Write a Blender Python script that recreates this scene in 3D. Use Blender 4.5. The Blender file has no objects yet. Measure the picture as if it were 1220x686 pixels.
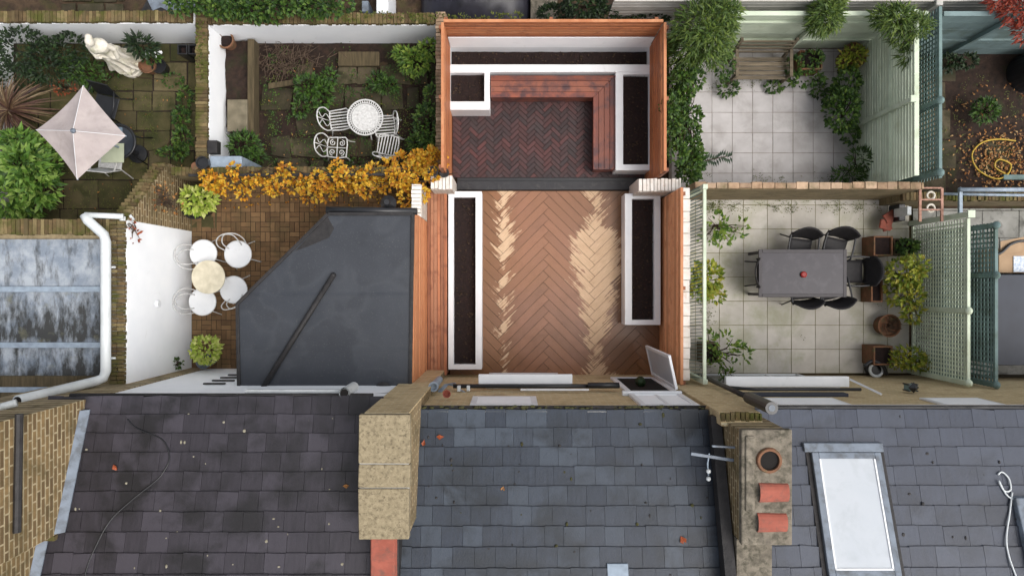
import bpy, bmesh, math, random
from mathutils import Vector, Matrix, noise as mnoise
R = random.Random(7)
sc = bpy.context.scene
COL = sc.collection
# ---------------------------------------------------------------- camera, sky, sun, exposure
HC = 15.0            # drone height above the gardens
FP = 814.0           # focal length in photo pixels (photo is 1220 wide)
cam = bpy.data.objects.new('camera', bpy.data.cameras.new('camera'))
COL.objects.link(cam); sc.camera = cam
cam.location = (0, 0, HC); cam.rotation_euler = (0, 0, 0)
cam.data.sensor_fit = 'HORIZONTAL'; cam.data.sensor_width = 36
cam.data.lens = 36 * FP / 1220
cam.data.clip_end = 2000
w = bpy.data.worlds.new('World'); sc.world = w; w.use_nodes = True
nt = w.node_tree; nt.nodes.clear()
wo = nt.nodes.new('ShaderNodeOutputWorld'); bg = nt.nodes.new('ShaderNodeBackground')
sk = nt.nodes.new('ShaderNodeTexSky'); sk.sky_type = 'NISHITA'; sk.sun_disc = False
SUN_EL, SUN_AZ = math.radians(61), math.radians(112)
sk.sun_elevation = SUN_EL; sk.sun_rotation = SUN_AZ
sk.air_density = 1.0; sk.dust_density = 8.0; sk.ozone_density = 1.0
hs = nt.nodes.new('ShaderNodeHueSaturation'); hs.inputs['Saturation'].default_value = 0.34   # overcast: nearly grey sky
nt.links.new(sk.outputs[0], hs.inputs['Color']); # added boost: sky brightened towards the horizon to lift upright walls
tc = nt.nodes.new('ShaderNodeTexCoord'); sx_ = nt.nodes.new('ShaderNodeSeparateXYZ'); nt.links.new(tc.outputs['Generated'], sx_.inputs[0])
mr = nt.nodes.new('ShaderNodeMapRange'); mr.inputs[1].default_value = 0; mr.inputs[2].default_value = .9; mr.inputs[3].default_value = 1.75; mr.inputs[4].default_value = .72
nt.links.new(sx_.outputs['Z'], mr.inputs[0])
vm = nt.nodes.new('ShaderNodeVectorMath'); vm.operation = 'SCALE'; nt.links.new(hs.outputs[0], vm.inputs[0]); nt.links.new(mr.outputs[0], vm.inputs['Scale'])
nt.links.new(vm.outputs[0], bg.inputs[0])
bg.inputs[1].default_value = 0.15
nt.links.new(bg.outputs[0], wo.inputs[0])
sl = bpy.data.lights.new('sun', 'SUN'); sun = bpy.data.objects.new('sun', sl); COL.objects.link(sun)
sl.energy = .5; sl.angle = math.radians(36); sl.color = (1, .97, .94)
sd = Vector((math.sin(SUN_AZ) * math.cos(SUN_EL), math.cos(SUN_AZ) * math.cos(SUN_EL), math.sin(SUN_EL)))
sun.rotation_euler = sd.to_track_quat('Z', 'Y').to_euler(); sun.location = (0, 0, 30)
vs = sc.view_settings
vs.view_transform = 'Standard'; vs.look = 'None'; vs.gamma = 1; vs.use_curve_mapping = False
vs.exposure = 0.62
# ---------------------------------------------------------------- helpers
def X(px, z=0): return (px - 610) / FP * (HC - z)
def Y(py, z=0): return (343 - py) / FP * (HC - z)
def P(px, py, z=0): return Vector((X(px, z), Y(py, z), z))
def L(px, z=0): return px / FP * (HC - z)
def S(r, g, b):
    f = lambda c: (c / 255 / 12.92) if c / 255 <= .04045 else ((c / 255 + .055) / 1.055) ** 2.4
    return (f(r), f(g), f(b))
WL = {}
def org(p): return WL.get(p.name, Vector((0, 0, 0))) if p else Vector((0, 0, 0))
def tag(o, label=None, cat=None, group=None, kind=None):
    if label: o['label'] = label
    if cat: o['category'] = cat
    if group: o['group'] = group
    if kind: o['kind'] = kind
    return o
def thing(name, label, cat, loc=(0, 0, 0), rz=0, group=None):
    o = bpy.data.objects.new(name, None); COL.objects.link(o)
    o.empty_display_size = .2
    o.location = loc; o.rotation_euler = (0, 0, rz)
    WL[o.name] = Vector(loc)
    return tag(o, label, cat, group)
def dup(root, loc, rz, label, group=None):
    r = root.copy(); COL.objects.link(r); r.location = loc; r.rotation_euler = (0, 0, rz)
    WL[r.name] = Vector(loc)
    r['label'] = label
    if group: r['group'] = group
    for ch in list(root.children):
        c = ch.copy(); COL.objects.link(c); c.parent = r
        for g in list(ch.children):
            d = g.copy(); COL.objects.link(d); d.parent = c
    return r
class MB:
    def __init__(s): s.v = []; s.f = []
    def add(s, vs, fs):
        n = len(s.v); s.v += [tuple(v) for v in vs]; s.f += [tuple(i + n for i in f) for f in fs]; return s
    def hexa(s, b, t):      # bottom quad ccw, top quad ccw
        return s.add(list(b) + list(t), [(3, 2, 1, 0), (4, 5, 6, 7), (0, 1, 5, 4), (1, 2, 6, 5), (2, 3, 7, 6), (3, 0, 4, 7)])
    def box(s, x0, x1, y0, y1, z0, z1):
        if x0 > x1: x0, x1 = x1, x0
        if y0 > y1: y0, y1 = y1, y0
        return s.hexa([(x0, y0, z0), (x1, y0, z0), (x1, y1, z0), (x0, y1, z0)], [(x0, y0, z1), (x1, y0, z1), (x1, y1, z1), (x0, y1, z1)])
    def obox(s, c, sz, m=None, rz=0):
        hx, hy, hz = sz[0] / 2, sz[1] / 2, sz[2] / 2
        m = m or Matrix.Rotation(rz, 3, 'Z'); c = Vector(c)
        q = lambda x, y, z: c + m @ Vector((x, y, z))
        return s.hexa([q(-hx, -hy, -hz), q(hx, -hy, -hz), q(hx, hy, -hz), q(-hx, hy, -hz)], [q(-hx, -hy, hz), q(hx, -hy, hz), q(hx, hy, hz), q(-hx, hy, hz)])
    def prism(s, pts, z0, z1):
        a = sum(pts[i][0] * pts[(i + 1) % len(pts)][1] - pts[(i + 1) % len(pts)][0] * pts[i][1] for i in range(len(pts)))
        if a < 0: pts = pts[::-1]
        n = len(pts)
        return s.add([(p[0], p[1], z0) for p in pts] + [(p[0], p[1], z1) for p in pts],
                     [tuple(range(n))[::-1], tuple(range(n, 2 * n))] + [(i, (i + 1) % n, n + (i + 1) % n, n + i) for i in range(n)])
    def beam(s, a, b, wd, h, up=(0, 0, 1)):
        a = Vector(a); b = Vector(b); d = (b - a).normalized(); u = Vector(up)
        if abs(d.dot(u)) > .98: u = Vector((0, 1, 0))
        x = d.cross(u).normalized() * wd / 2; y = x.cross(d).normalized() * h / 2
        return s.hexa([a - x - y, a + x - y, b + x - y, b - x - y], [a - x + y, a + x + y, b + x + y, b - x + y])
    def tube(s, pts, r, n=8, cap=True, closed=False):
        pts = [Vector(p) for p in pts]; k = len(pts)
        rs = r if isinstance(r, (list, tuple)) else [r] * k
        base = len(s.v); fr = None
        for i in range(k):
            if closed: d = pts[(i + 1) % k] - pts[i - 1]
            else: d = (pts[min(i + 1, k - 1)] - pts[max(i - 1, 0)])
            d = d.normalized() if d.length > 1e-9 else Vector((0, 0, 1))
            if fr is None:
                u = Vector((0, 0, 1)) if abs(d.z) < .9 else Vector((1, 0, 0))
                fr = d.cross(u).normalized()
            fr = (fr - d * fr.dot(d)).normalized(); g = d.cross(fr)
            for j in range(n):
                t = 2 * math.pi * j / n
                s.v.append(tuple(pts[i] + (fr * math.cos(t) + g * math.sin(t)) * rs[i]))
        for i in range(k if closed else k - 1):
            for j in range(n):
                a = base + i * n + j; b = base + i * n + (j + 1) % n
                c = base + ((i + 1) % k) * n + (j + 1) % n; d_ = base + ((i + 1) % k) * n + j
                s.f.append((a, b, c, d_))
        if cap and not closed:
            s.f.append(tuple(base + j for j in range(n))[::-1]); s.f.append(tuple(base + (k - 1) * n + j for j in range(n)))
        return s
    def lathe(s, c, prof, n=20, wob=None):
        base = len(s.v); k = len(prof)
        for i, (r, z) in enumerate(prof):
            for j in range(n):
                t = 2 * math.pi * j / n; rr = r * (wob(t, z) if wob else 1)
                s.v.append((c[0] + rr * math.cos(t), c[1] + rr * math.sin(t), c[2] + z))
        for i in range(k - 1):
            for j in range(n):
                s.f.append((base + i * n + j, base + i * n + (j + 1) % n, base + (i + 1) * n + (j + 1) % n, base + (i + 1) * n + j))
        s.f.append(tuple(base + j for j in range(n))[::-1]); s.f.append(tuple(base + (k - 1) * n + j for j in range(n)))
        return s
    def ball(s, c, r, n=10, sq=(1, 1, 1)):
        m = n // 2 + 1; base = len(s.v)
        for i in range(m + 1):
            p = math.pi * i / m
            for j in range(n):
                t = 2 * math.pi * j / n
                s.v.append((c[0] + r * sq[0] * math.sin(p) * math.cos(t), c[1] + r * sq[1] * math.sin(p) * math.sin(t), c[2] + r * sq[2] * math.cos(p)))
        for i in range(m):
            for j in range(n):
                s.f.append((base + i * n + j, base + (i + 1) * n + j, base + (i + 1) * n + (j + 1) % n, base + i * n + (j + 1) % n))
        return s
    def leaf(s, c, d, up, l, wd, fold=.25, droop=.15):
        c = Vector(c); d = d.normalized(); sd_ = d.cross(up)
        sd_ = sd_.normalized() if sd_.length > 1e-5 else Vector((1, 0, 0))
        nn = sd_.cross(d)
        m = c + d * l * .5; t = c + d * l - nn * droop * l
        a = c + d * l * .42 + sd_ * wd / 2 + nn * fold * wd; b = c + d * l * .42 - sd_ * wd / 2 + nn * fold * wd
        return s.add([c, m, t, a, b], [(0, 3, 1), (1, 3, 2), (0, 1, 4), (1, 2, 4)])
    def build(s, name, mat, parent=None, bevel=0, smooth=False, local=False, label=None, cat=None, group=None, kind=None, seg=2):
        me = bpy.data.meshes.new(name)
        vv = s.v
        o = bpy.data.objects.new(name, me)
        if not local:
            if parent: of = org(parent)
            else:
                xs = [v[0] for v in vv]; ys = [v[1] for v in vv]; zs = [v[2] for v in vv]
                of = Vector(((min(xs) + max(xs)) / 2, (min(ys) + max(ys)) / 2, min(zs)))
                o.location = of
            vv = [(v[0] - of.x, v[1] - of.y, v[2] - of.z) for v in vv]
        else: of = Vector((0, 0, 0))
        me.from_pydata(vv, [], s.f); me.validate()
        me.materials.append(mat)
        COL.objects.link(o)
        if parent:
            o.parent = parent
        WL[o.name] = of if not parent else org(parent)
        if smooth:
            for p in me.polygons: p.use_smooth = True
        if bevel:
            b = o.modifiers.new('bevel', 'BEVEL'); b.width = bevel; b.segments = seg; b.limit_method = 'ANGLE'; b.angle_limit = .6
        tag(o, label, cat, group, kind)
        return o
def clip(poly, x0, x1, y0, y1):
    for ax, lim, sg in ((0, x0, 1), (0, x1, -1), (1, y0, 1), (1, y1, -1)):
        out = []
        for i in range(len(poly)):
            a, b = poly[i], poly[(i + 1) % len(poly)]
            ia, ib = (a[ax] - lim) * sg >= 0, (b[ax] - lim) * sg >= 0
            if ia: out.append(a)
            if ia != ib:
                t = (lim - a[ax]) / (b[ax] - a[ax]); out.append((a[0] + (b[0] - a[0]) * t, a[1] + (b[1] - a[1]) * t))
        poly = out
        if len(poly) < 3: return None
    return poly
def clip_poly(poly, cl):      # clip by a convex ccw polygon
    for i in range(len(cl)):
        a, b = cl[i], cl[(i + 1) % len(cl)]; out = []
        sd_ = lambda p: (b[0] - a[0]) * (p[1] - a[1]) - (b[1] - a[1]) * (p[0] - a[0])
        for k in range(len(poly)):
            p, q = poly[k], poly[(k + 1) % len(poly)]; sp, sq = sd_(p), sd_(q)
            if sp >= 0: out.append(p)
            if (sp >= 0) != (sq >= 0):
                t = sp / (sp - sq); out.append((p[0] + (q[0] - p[0]) * t, p[1] + (q[1] - p[1]) * t))
        poly = out
        if len(poly) < 3: return None
    return poly
# ---------------------------------------------------------------- materials
def N(nt, t, **k):
    n = nt.nodes.new('ShaderNode' + t)
    for a, b in k.items(): setattr(n, a, b)
    return n
def new(name):
    m = bpy.data.materials.new(name); m.use_nodes = True; nt = m.node_tree; nt.nodes.clear()
    o = N(nt, 'OutputMaterial'); b = N(nt, 'BsdfPrincipled'); nt.links.new(b.outputs[0], o.inputs[0])
    return m, nt, b, o
def ramp(nt, fac, stops):
    r = N(nt, 'ValToRGB'); e = r.color_ramp.elements
    while len(e) < len(stops): e.new(.5)
    for i, (p, c) in enumerate(stops):
        e[i].position = p; e[i].color = (*c, 1) if isinstance(c, (tuple, list)) else (c, c, c, 1)
    nt.links.new(fac, r.inputs[0]); return r.outputs[0]
def mixc(nt, fac, a, b, mode='MIX'):
    m = N(nt, 'Mix', data_type='RGBA', blend_type=mode)
    for i, v in ((0, fac), (6, a), (7, b)):
        if hasattr(v, 'links'): nt.links.new(v, m.inputs[i])
        elif i == 0: m.inputs[0].default_value = v
        else: m.inputs[i].default_value = (*v, 1)
    return m.outputs[2]
def noise_(nt, vec, sc_, det=4, ro=.55, dist=0):
    n = N(nt, 'TexNoise'); n.inputs['Scale'].default_value = sc_; n.inputs['Detail'].default_value = det
    n.inputs['Roughness'].default_value = ro; n.inputs['Distortion'].default_value = dist
    nt.links.new(vec, n.inputs['Vector']); return n.outputs[0]
def mth(nt, op, a, b=None, c=None):
    m = N(nt, 'Math', operation=op)
    for i, v in enumerate((a, b, c)):
        if v is None: continue
        if hasattr(v, 'links'): nt.links.new(v, m.inputs[i])
        else: m.inputs[i].default_value = v
    return m.outputs[0]
def bump(nt, b, h, st=.3, dist=.01):
    bp = N(nt, 'Bump'); bp.inputs['Strength'].default_value = st; bp.inputs['Distance'].default_value = dist
    nt.links.new(h, bp.inputs['Height']); nt.links.new(bp.outputs[0], b.inputs['Normal'])
def M(name, col, col2=None, rough=.75, scale=5, island=0, icol=None, dirt=None, dscale=1.6, dlo=.5, dhi=.7, bmp=.25, bsc=60, stretch=None, spec=.35, metal=0, det=5):
    """col/col2 mottled by noise; islands shift brightness (and mix to icol); dirt = coloured stains with a shape of their own"""
    m, nt, b, o = new(name)
    g = N(nt, 'NewGeometry'); pos = g.outputs['Position']
    vec = pos
    if stretch:
        mp = N(nt, 'Mapping'); mp.inputs['Scale'].default_value = stretch; nt.links.new(pos, mp.inputs[0]); vec = mp.outputs[0]
    if col2 is None: col2 = tuple(c * .78 for c in col)
    c = mixc(nt, ramp(nt, noise_(nt, vec, scale, det), [(.3, 0.), (.7, 1.)]), col, col2)
    if icol is not None:
        c = mixc(nt, ramp(nt, g.outputs['Random Per Island'], [(.35, 0.), (1., .9)]), c, icol)
    if island:
        iv = mth(nt, 'MULTIPLY_ADD', mth(nt, 'FRACT', mth(nt, 'MULTIPLY', g.outputs['Random Per Island'], 7.31)), 2 * island, 1 - island)
        h = N(nt, 'HueSaturation'); nt.links.new(iv, h.inputs['Value']); nt.links.new(c, h.inputs['Color']); c = h.outputs[0]
    if dirt is not None:
        c = mixc(nt, ramp(nt, noise_(nt, pos, dscale, 6, .65, .3), [(dlo, 0.), (dhi, 1.)]), c, dirt)
    nt.links.new(c, b.inputs['Base Color'])
    b.inputs['Roughness'].default_value = rough; b.inputs['Specular IOR Level'].default_value = spec; b.inputs['Metallic'].default_value = metal
    if bmp: bump(nt, b, noise_(nt, vec, bsc, 3), bmp, .008)
    return m
def leafmat(name, stops, trans=.25, rough=.55):
    m, nt, b, o = new(name)
    if not any(k in name for k in ('gold', 'lime', 'fallen', 'red', 'rust', 'laurel')): stops = [tuple(x * .78 for x in s) for s in stops]
    g = N(nt, 'NewGeometry')
    c = ramp(nt, g.outputs['Random Per Island'], [(i / max(1, len(stops) - 1), s) for i, s in enumerate(stops)])
    c = mixc(nt, ramp(nt, noise_(nt, g.outputs['Position'], 9, 2), [(.35, 0.), (.7, .5)]), c, tuple(x * .5 for x in stops[0]))
    nt.links.new(c, b.inputs['Base Color']); b.inputs['Roughness'].default_value = rough; b.inputs['Specular IOR Level'].default_value = .4
    t = N(nt, 'BsdfTranslucent'); nt.links.new(c, t.inputs[0])
    mx = N(nt, 'MixShader'); mx.inputs[0].default_value = trans
    nt.links.new(b.outputs[0], mx.inputs[1]); nt.links.new(t.outputs[0], mx.inputs[2]); nt.links.new(mx.outputs[0], o.inputs[0])
    return m
def brickmat(name, c1, c2, mortar, axis='x', bw=.225, bh=.075, dirt=None, dlo=.5, dhi=.72, ms=.012, bump_s=.6):
    """brick courses on a vertical wall; axis = the horizontal axis along the wall"""
    m, nt, b, o = new(name)
    g = N(nt, 'NewGeometry'); s = N(nt, 'SeparateXYZ'); nt.links.new(g.outputs['Position'], s.inputs[0])
    cb = N(nt, 'CombineXYZ'); nt.links.new(s.outputs['X' if axis == 'x' else 'Y'], cb.inputs[0]); nt.links.new(s.outputs['Z' if axis in 'xy' else 'X'], cb.inputs[1])
    t = N(nt, 'TexBrick'); nt.links.new(cb.outputs[0], t.inputs[0])
    t.inputs['Color1'].default_value = (*c1, 1); t.inputs['Color2'].default_value = (*c2, 1); t.inputs['Mortar'].default_value = (*mortar, 1)
    t.inputs['Scale'].default_value = 1; t.inputs['Mortar Size'].default_value = ms; t.inputs['Brick Width'].default_value = bw; t.inputs['Row Height'].default_value = bh
    t.inputs['Mortar Smooth'].default_value = .2
    c = mixc(nt, ramp(nt, noise_(nt, g.outputs['Position'], 14, 4), [(.3, 0.), (.75, .55)]), t.outputs[0], tuple(x * .5 for x in c1))
    if dirt is not None: c = mixc(nt, ramp(nt, noise_(nt, g.outputs['Position'], 2.2, 6, .65, .4), [(dlo, 0.), (dhi, .9)]), c, dirt)
    nt.links.new(c, b.inputs['Base Color']); b.inputs['Roughness'].default_value = .85
    hh = mth(nt, 'ADD', mth(nt, 'MULTIPLY', t.outputs['Fac'], -1), mth(nt, 'MULTIPLY', noise_(nt, g.outputs['Position'], 70, 3), .6))
    bump(nt, b, hh, bump_s, .01)
    return m
m_ = {}
m_['soil'] = M('dark_soil', S(30, 22, 18), S(52, 38, 30), .95, 9, dirt=S(40, 46, 22), dlo=.55, dhi=.75, bmp=1, bsc=40)
m_['mulch'] = M('planter_soil', S(24, 17, 16), S(42, 28, 25), .95, 22, bmp=1, bsc=55)
m_['backsoil'] = M('garden_soil', S(46, 36, 28), S(78, 62, 46), .95, 5, dirt=S(60, 62, 30), bmp=1, bsc=35)
m_['white'] = M('white_paint', S(224, 226, 228), S(214, 217, 220), .5, 3, dirt=S(196, 198, 198), dscale=4, dlo=.6, dhi=.85, bmp=.08, bsc=30, spec=.4)
m_['whitewall'] = M('white_render', S(244, 246, 248), S(236, 239, 242), .75, 2, dirt=S(205, 208, 204), dscale=2.4, dlo=.62, dhi=.9, bmp=.3, bsc=25)
m_['whiteplastic'] = M('white_plastic', S(206, 211, 212), S(192, 197, 198), .4, 5, dirt=S(160, 164, 158), dscale=4, dlo=.58, dhi=.85, bmp=0, spec=.4)
m_['iron'] = M('white_iron_paint', S(208, 208, 206), S(176, 176, 174), .45, 25, dirt=S(140, 134, 124), dscale=14, dlo=.6, dhi=.8, bmp=.1, bsc=200)
m_['cedar'] = M('cedar_boards', S(178, 110, 68), S(136, 78, 48), .6, 4, island=.26, icol=S(200, 136, 92), dirt=S(120, 70, 46), dscale=5, dlo=.52, dhi=.75, stretch=(1, .12, 6), bmp=.25, bsc=40)
m_['cedarx'] = M('cedar_boards_across', S(176, 108, 68), S(134, 78, 48), .6, 4, island=.26, icol=S(198, 134, 90), dirt=S(120, 70, 46), dscale=5, dlo=.52, dhi=.75, stretch=(.12, 1, 6), bmp=.25, bsc=40)
m_['cedarpale'] = M('pale_cedar_boards', S(208, 146, 104), S(176, 112, 72), .6, 4, island=.22, dirt=S(168, 100, 64), dscale=5, dlo=.5, dhi=.75, stretch=(1, .12, 6), bmp=.25, bsc=40)
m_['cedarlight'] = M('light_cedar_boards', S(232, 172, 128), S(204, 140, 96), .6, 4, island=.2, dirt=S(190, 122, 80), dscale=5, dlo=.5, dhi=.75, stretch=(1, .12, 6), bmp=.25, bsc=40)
m_['ledge'] = M('ledge_boards', S(168, 108, 74), S(118, 72, 50), .55, 5, island=.3, icol=S(192, 138, 106), dirt=S(110, 66, 48), dscale=5, dlo=.5, dhi=.72, stretch=(6, .2, 1), bmp=.3, bsc=40)
m_['benchwood'] = M('wet_hardwood_along', S(140, 80, 62), S(98, 54, 45), .4, 3, island=.25, icol=S(160, 102, 80), dirt=S(76, 54, 56), dscale=3, dlo=.47, dhi=.64, stretch=(.3, 3, 1), bmp=.2, bsc=40)
m_['benchwoody'] = M('wet_hardwood_across', S(132, 76, 62), S(94, 54, 46), .4, 3, island=.25, icol=S(152, 96, 78), dirt=S(72, 54, 58), dscale=3, dlo=.47, dhi=.64, stretch=(3, .3, 1), bmp=.2, bsc=40)
m_['darkbrick'] = M('dark_red_pavers', S(60, 41, 41), S(46, 36, 38), .5, 6, island=.28, icol=S(82, 46, 44), dirt=S(56, 48, 48), dscale=1.6, bmp=.4, bsc=70)
m_['yardbrick'] = M('yard_pavers', S(112, 86, 58), S(92, 70, 48), .85, 5, island=.15, icol=S(124, 98, 68), dirt=S(86, 74, 48), dscale=1.2, bmp=.4, bsc=70)
m_['joint'] = M('mossy_joints', S(124, 118, 84), S(98, 94, 58), .95, 6, bmp=.6)
m_['jointpale'] = M('pale_joints', S(140, 132, 126), S(124, 116, 106), .95, 6, bmp=.4)
m_['jointdark'] = M('dark_joints', S(46, 36, 30), S(34, 28, 22), .95, 6, bmp=.6)
m_['mosspave'] = M('mossy_flagstone', S(82, 75, 47), S(58, 57, 32), .9, 3, island=.22, icol=S(92, 83, 60), dirt=S(46, 50, 21), dscale=2.2, dlo=.46, dhi=.68, bmp=.7, bsc=30)
m_['darkpave'] = M('dark_flagstone', S(70, 62, 46), S(46, 41, 30), .9, 4, island=.28, icol=S(84, 76, 59), dirt=S(38, 40, 18), dscale=2.6, dlo=.44, dhi=.64, bmp=.7, bsc=30)
m_['palepave'] = M('pale_pavers', S(182, 179, 178), S(166, 162, 161), .8, 3, island=.05, dirt=S(146, 142, 138), dscale=1.5, dlo=.48, dhi=.74, bmp=.25, bsc=60)
m_['greypave'] = M('grey_pavers', S(192, 188, 180), S(172, 167, 158), .8, 2.5, island=.08, dirt=S(146, 147, 120), dscale=1.1, dlo=.48, dhi=.74, bmp=.25, bsc=60)
m_['concrete'] = M('stained_concrete', S(150, 150, 146), S(118, 118, 112), .85, 2, dirt=S(70, 70, 66), dscale=2.4, dlo=.52, dhi=.7, bmp=.4, bsc=50)
m_['cement'] = M('weathered_cement', S(132, 124, 110), S(92, 86, 76), .9, 7, dirt=S(70, 67, 56), dscale=9, dlo=.45, dhi=.66, bmp=.9, bsc=40)
m_['pebble'] = M('pebbled_capstone', S(148, 136, 110), S(124, 113, 90), .9, 16, dirt=S(98, 88, 70), dscale=22, dlo=.5, dhi=.66, bmp=.8, bsc=60)
m_['slabstone'] = M('plain_concrete_slab', S(118, 110, 92), S(92, 86, 70), .9, 6, bmp=.4)
def feltmat():
    m, nt, b, o = new('grey_roof_felt'); g = N(nt, 'NewGeometry'); pos = g.outputs['Position']
    c = mixc(nt, ramp(nt, noise_(nt, pos, 1.6, 5), [(.35, 0.), (.7, 1.)]), S(47, 51, 58), S(39, 43, 50))
    n = noise_(nt, pos, .9, 3, .5, .4)
    c = mixc(nt, ramp(nt, n, [(.5, 0.), (.54, .2), (.57, .14), (.8, .1)]), c, S(78, 82, 87))       # tide marks of dried puddles
    c = mixc(nt, ramp(nt, noise_(nt, pos, 38, 3), [(.6, 0.), (.75, .5)]), c, S(92, 92, 88))           # grit
    c = mixc(nt, ramp(nt, noise_(nt, pos, 5, 6, .7), [(.55, 0.), (.8, .5)]), c, S(40, 42, 44))
    nt.links.new(c, b.inputs['Base Color']); nt.links.new(ramp(nt, n, [(.45, .62), (.6, .35)]), b.inputs['Roughness'])
    bump(nt, b, noise_(nt, pos, 6, 6, .6), .25, .01)
    return m
m_['felt'] = feltmat()
m_['black'] = M('black_plastic', S(26, 27, 30), S(36, 37, 40), .4, 8, bmp=.05, spec=.5)
m_['tarp'] = M('black_tarpaulin', S(26, 26, 32), S(40, 40, 50), .35, 6, bmp=.1)
m_['charcoal'] = M('charcoal_mesh', S(26, 25, 27), S(36, 34, 36), .65, 14, bmp=.3, bsc=150)
m_['stepdark'] = M('dark_step', S(54, 54, 56), S(36, 36, 40), .45, 6, dirt=S(84, 82, 80), dscale=6, dlo=.55, dhi=.8, bmp=.3)
m_['lead'] = M('grey_lead', S(120, 130, 142), S(98, 106, 116), .5, 6, dirt=S(84, 88, 92), dscale=6, bmp=.2, bsc=30)
m_['leaddark'] = M('dark_lead', S(48, 46, 46), S(30, 29, 30), .6, 8, bmp=.6, bsc=25)
m_['steel'] = M('blue_grey_steel', S(150, 164, 178), S(126, 138, 150), .4, 9, bmp=.1)
m_['terra'] = M('terracotta', S(162, 92, 76), S(142, 78, 64), .85, 6, island=.1, dirt=S(112, 76, 66), dscale=7, dlo=.48, bmp=.4)
m_['pot'] = M('old_clay_pot', S(128, 88, 64), S(94, 68, 50), .85, 8, dirt=S(90, 88, 60), dscale=7, bmp=.4)
m_['stone'] = M('white_stone', S(216, 211, 200), S(192, 186, 170), .85, 6, dirt=S(160, 160, 130), dscale=5, dlo=.5, dhi=.72, bmp=.6, bsc=40)
m_['greytimber'] = M('weathered_timber', S(122, 110, 92), S(84, 76, 62), .85, 6, island=.2, stretch=(.3, 4, 4), bmp=.6, bsc=40)
m_['oldtimber'] = M('old_bed_timber', S(96, 84, 62), S(66, 58, 40), .9, 6, island=.2, stretch=(4, .4, 4), bmp=.6, bsc=40)
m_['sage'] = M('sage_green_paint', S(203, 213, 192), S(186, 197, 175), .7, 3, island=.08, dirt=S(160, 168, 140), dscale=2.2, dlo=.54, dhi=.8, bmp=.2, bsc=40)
m_['sagedark'] = M('blue_green_paint', S(112, 134, 132), S(92, 112, 112), .7, 3, island=.1, dirt=S(82, 98, 88), dscale=3, bmp=.2)
m_['mist'] = M('blue_grey_paint', S(122, 142, 142), S(106, 124, 126), .7, 2, island=.08, dirt=S(92, 106, 100), dscale=2, bmp=.2)
m_['offwhite'] = M('offwhite_boards', S(186, 184, 178), S(160, 158, 150), .7, 3, island=.08, bmp=.2)
m_['fabric'] = M('umbrella_fabric', S(174, 164, 161), S(160, 150, 148), .85, 4, dirt=S(140, 132, 128), dscale=2.6, dlo=.5, dhi=.8, bmp=.15, bsc=120)
m_['cream'] = M('cream_table_top', S(214, 206, 184), S(186, 178, 154), .6, 7, bmp=.1)
m_['tableglass'] = M('smoked_table_glass', S(55, 52, 58), S(47, 45, 52), .25, 3, dirt=S(72, 69, 75), dscale=5, dlo=.5, dhi=.8, bmp=.02, spec=.2)
m_['tableframe'] = M('grey_table_frame', S(58, 54, 58), S(48, 45, 48), .5, 8, bmp=.05)
m_['navy'] = M('navy_lid', S(44, 50, 62), S(38, 43, 54), .55, 3, bmp=.1)
m_['card'] = M('brown_cardboard', S(168, 142, 114), S(150, 126, 100), .85, 4, bmp=.1)
m_['bluebit'] = M('blue_table_glass', S(122, 140, 152), S(108, 124, 136), .25, 4, bmp=0)
m_['palegreen'] = M('pale_green_cloth', S(178, 184, 158), S(160, 166, 142), .85, 4, bmp=.3)
m_['bark'] = M('bark', S(70, 54, 40), S(48, 38, 28), .9, 9, bmp=.6)
m_['twig'] = M('dry_twig', S(98, 82, 68), S(66, 54, 44), .9, 9, bmp=.3)
m_['rack'] = M('rusty_pink_rack', S(176, 136, 120), S(128, 96, 80), .8, 14, bmp=.3)
m_['hose'] = M('yellow_hose', S(190, 160, 60), S(160, 130, 40), .5, 9, bmp=0)
m_['darkhole'] = M('dark_interior', S(28, 24, 22), S(18, 16, 15), .9, 6, bmp=0)
m_['glassdark'] = M('dark_window_glass', S(44, 48, 54), S(56, 60, 66), .08, 2, bmp=0, spec=.6)
m_['skyglass'] = M('sky_reflection_glazing', S(186, 191, 196), S(176, 182, 188), .35, 1.2, dirt=S(160, 166, 170), dscale=2, dlo=.5, dhi=.85, bmp=.02, spec=.2)  # white sky reflection painted into the glass colour
m_['redred'] = M('red_disc', S(150, 40, 36), S(110, 30, 28), .5, 9, bmp=0)
m_['check'] = M('blue_check_cloth', S(150, 170, 196), S(226, 228, 228), .85, 30, bmp=.1)
def slatemat(name, a, b_, c_, dirt, dhi):
    return M(name, a, b_, .34, 6, island=.07, icol=c_, dirt=dirt, dscale=1.3, dlo=.46, dhi=dhi, bmp=.45, bsc=40, stretch=(4, .5, 1), spec=.35)
m_['slate1'] = slatemat('purple_slate', S(56, 53, 59), S(45, 43, 48), S(66, 63, 70), S(35, 34, 36), .62)
m_['slate2'] = slatemat('blue_slate', S(50, 57, 68), S(42, 48, 57), S(66, 74, 84), S(38, 43, 49), .64)
m_['slate3'] = slatemat('grey_blue_slate', S(59, 65, 78), S(53, 58, 69), S(66, 72, 84), S(46, 50, 58), .7)
YB = (S(138, 114, 76), S(92, 73, 48), S(178, 164, 132))
m_['brickx'] = brickmat('stock_brick_x', S(140, 122, 88), S(104, 88, 62), S(128, 118, 92), 'x', dirt=S(84, 76, 48))
m_['bricky'] = brickmat('stock_brick_y', *YB, 'y', bw=.25, bh=.088, ms=.014, dirt=S(80, 70, 40), dlo=.46, dhi=.7)
m_['brickwhx'] = brickmat('whitewashed_brick', S(224, 220, 212), S(206, 198, 188), S(176, 164, 150), 'x', dirt=S(190, 168, 150), dlo=.55, dhi=.75)
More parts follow.
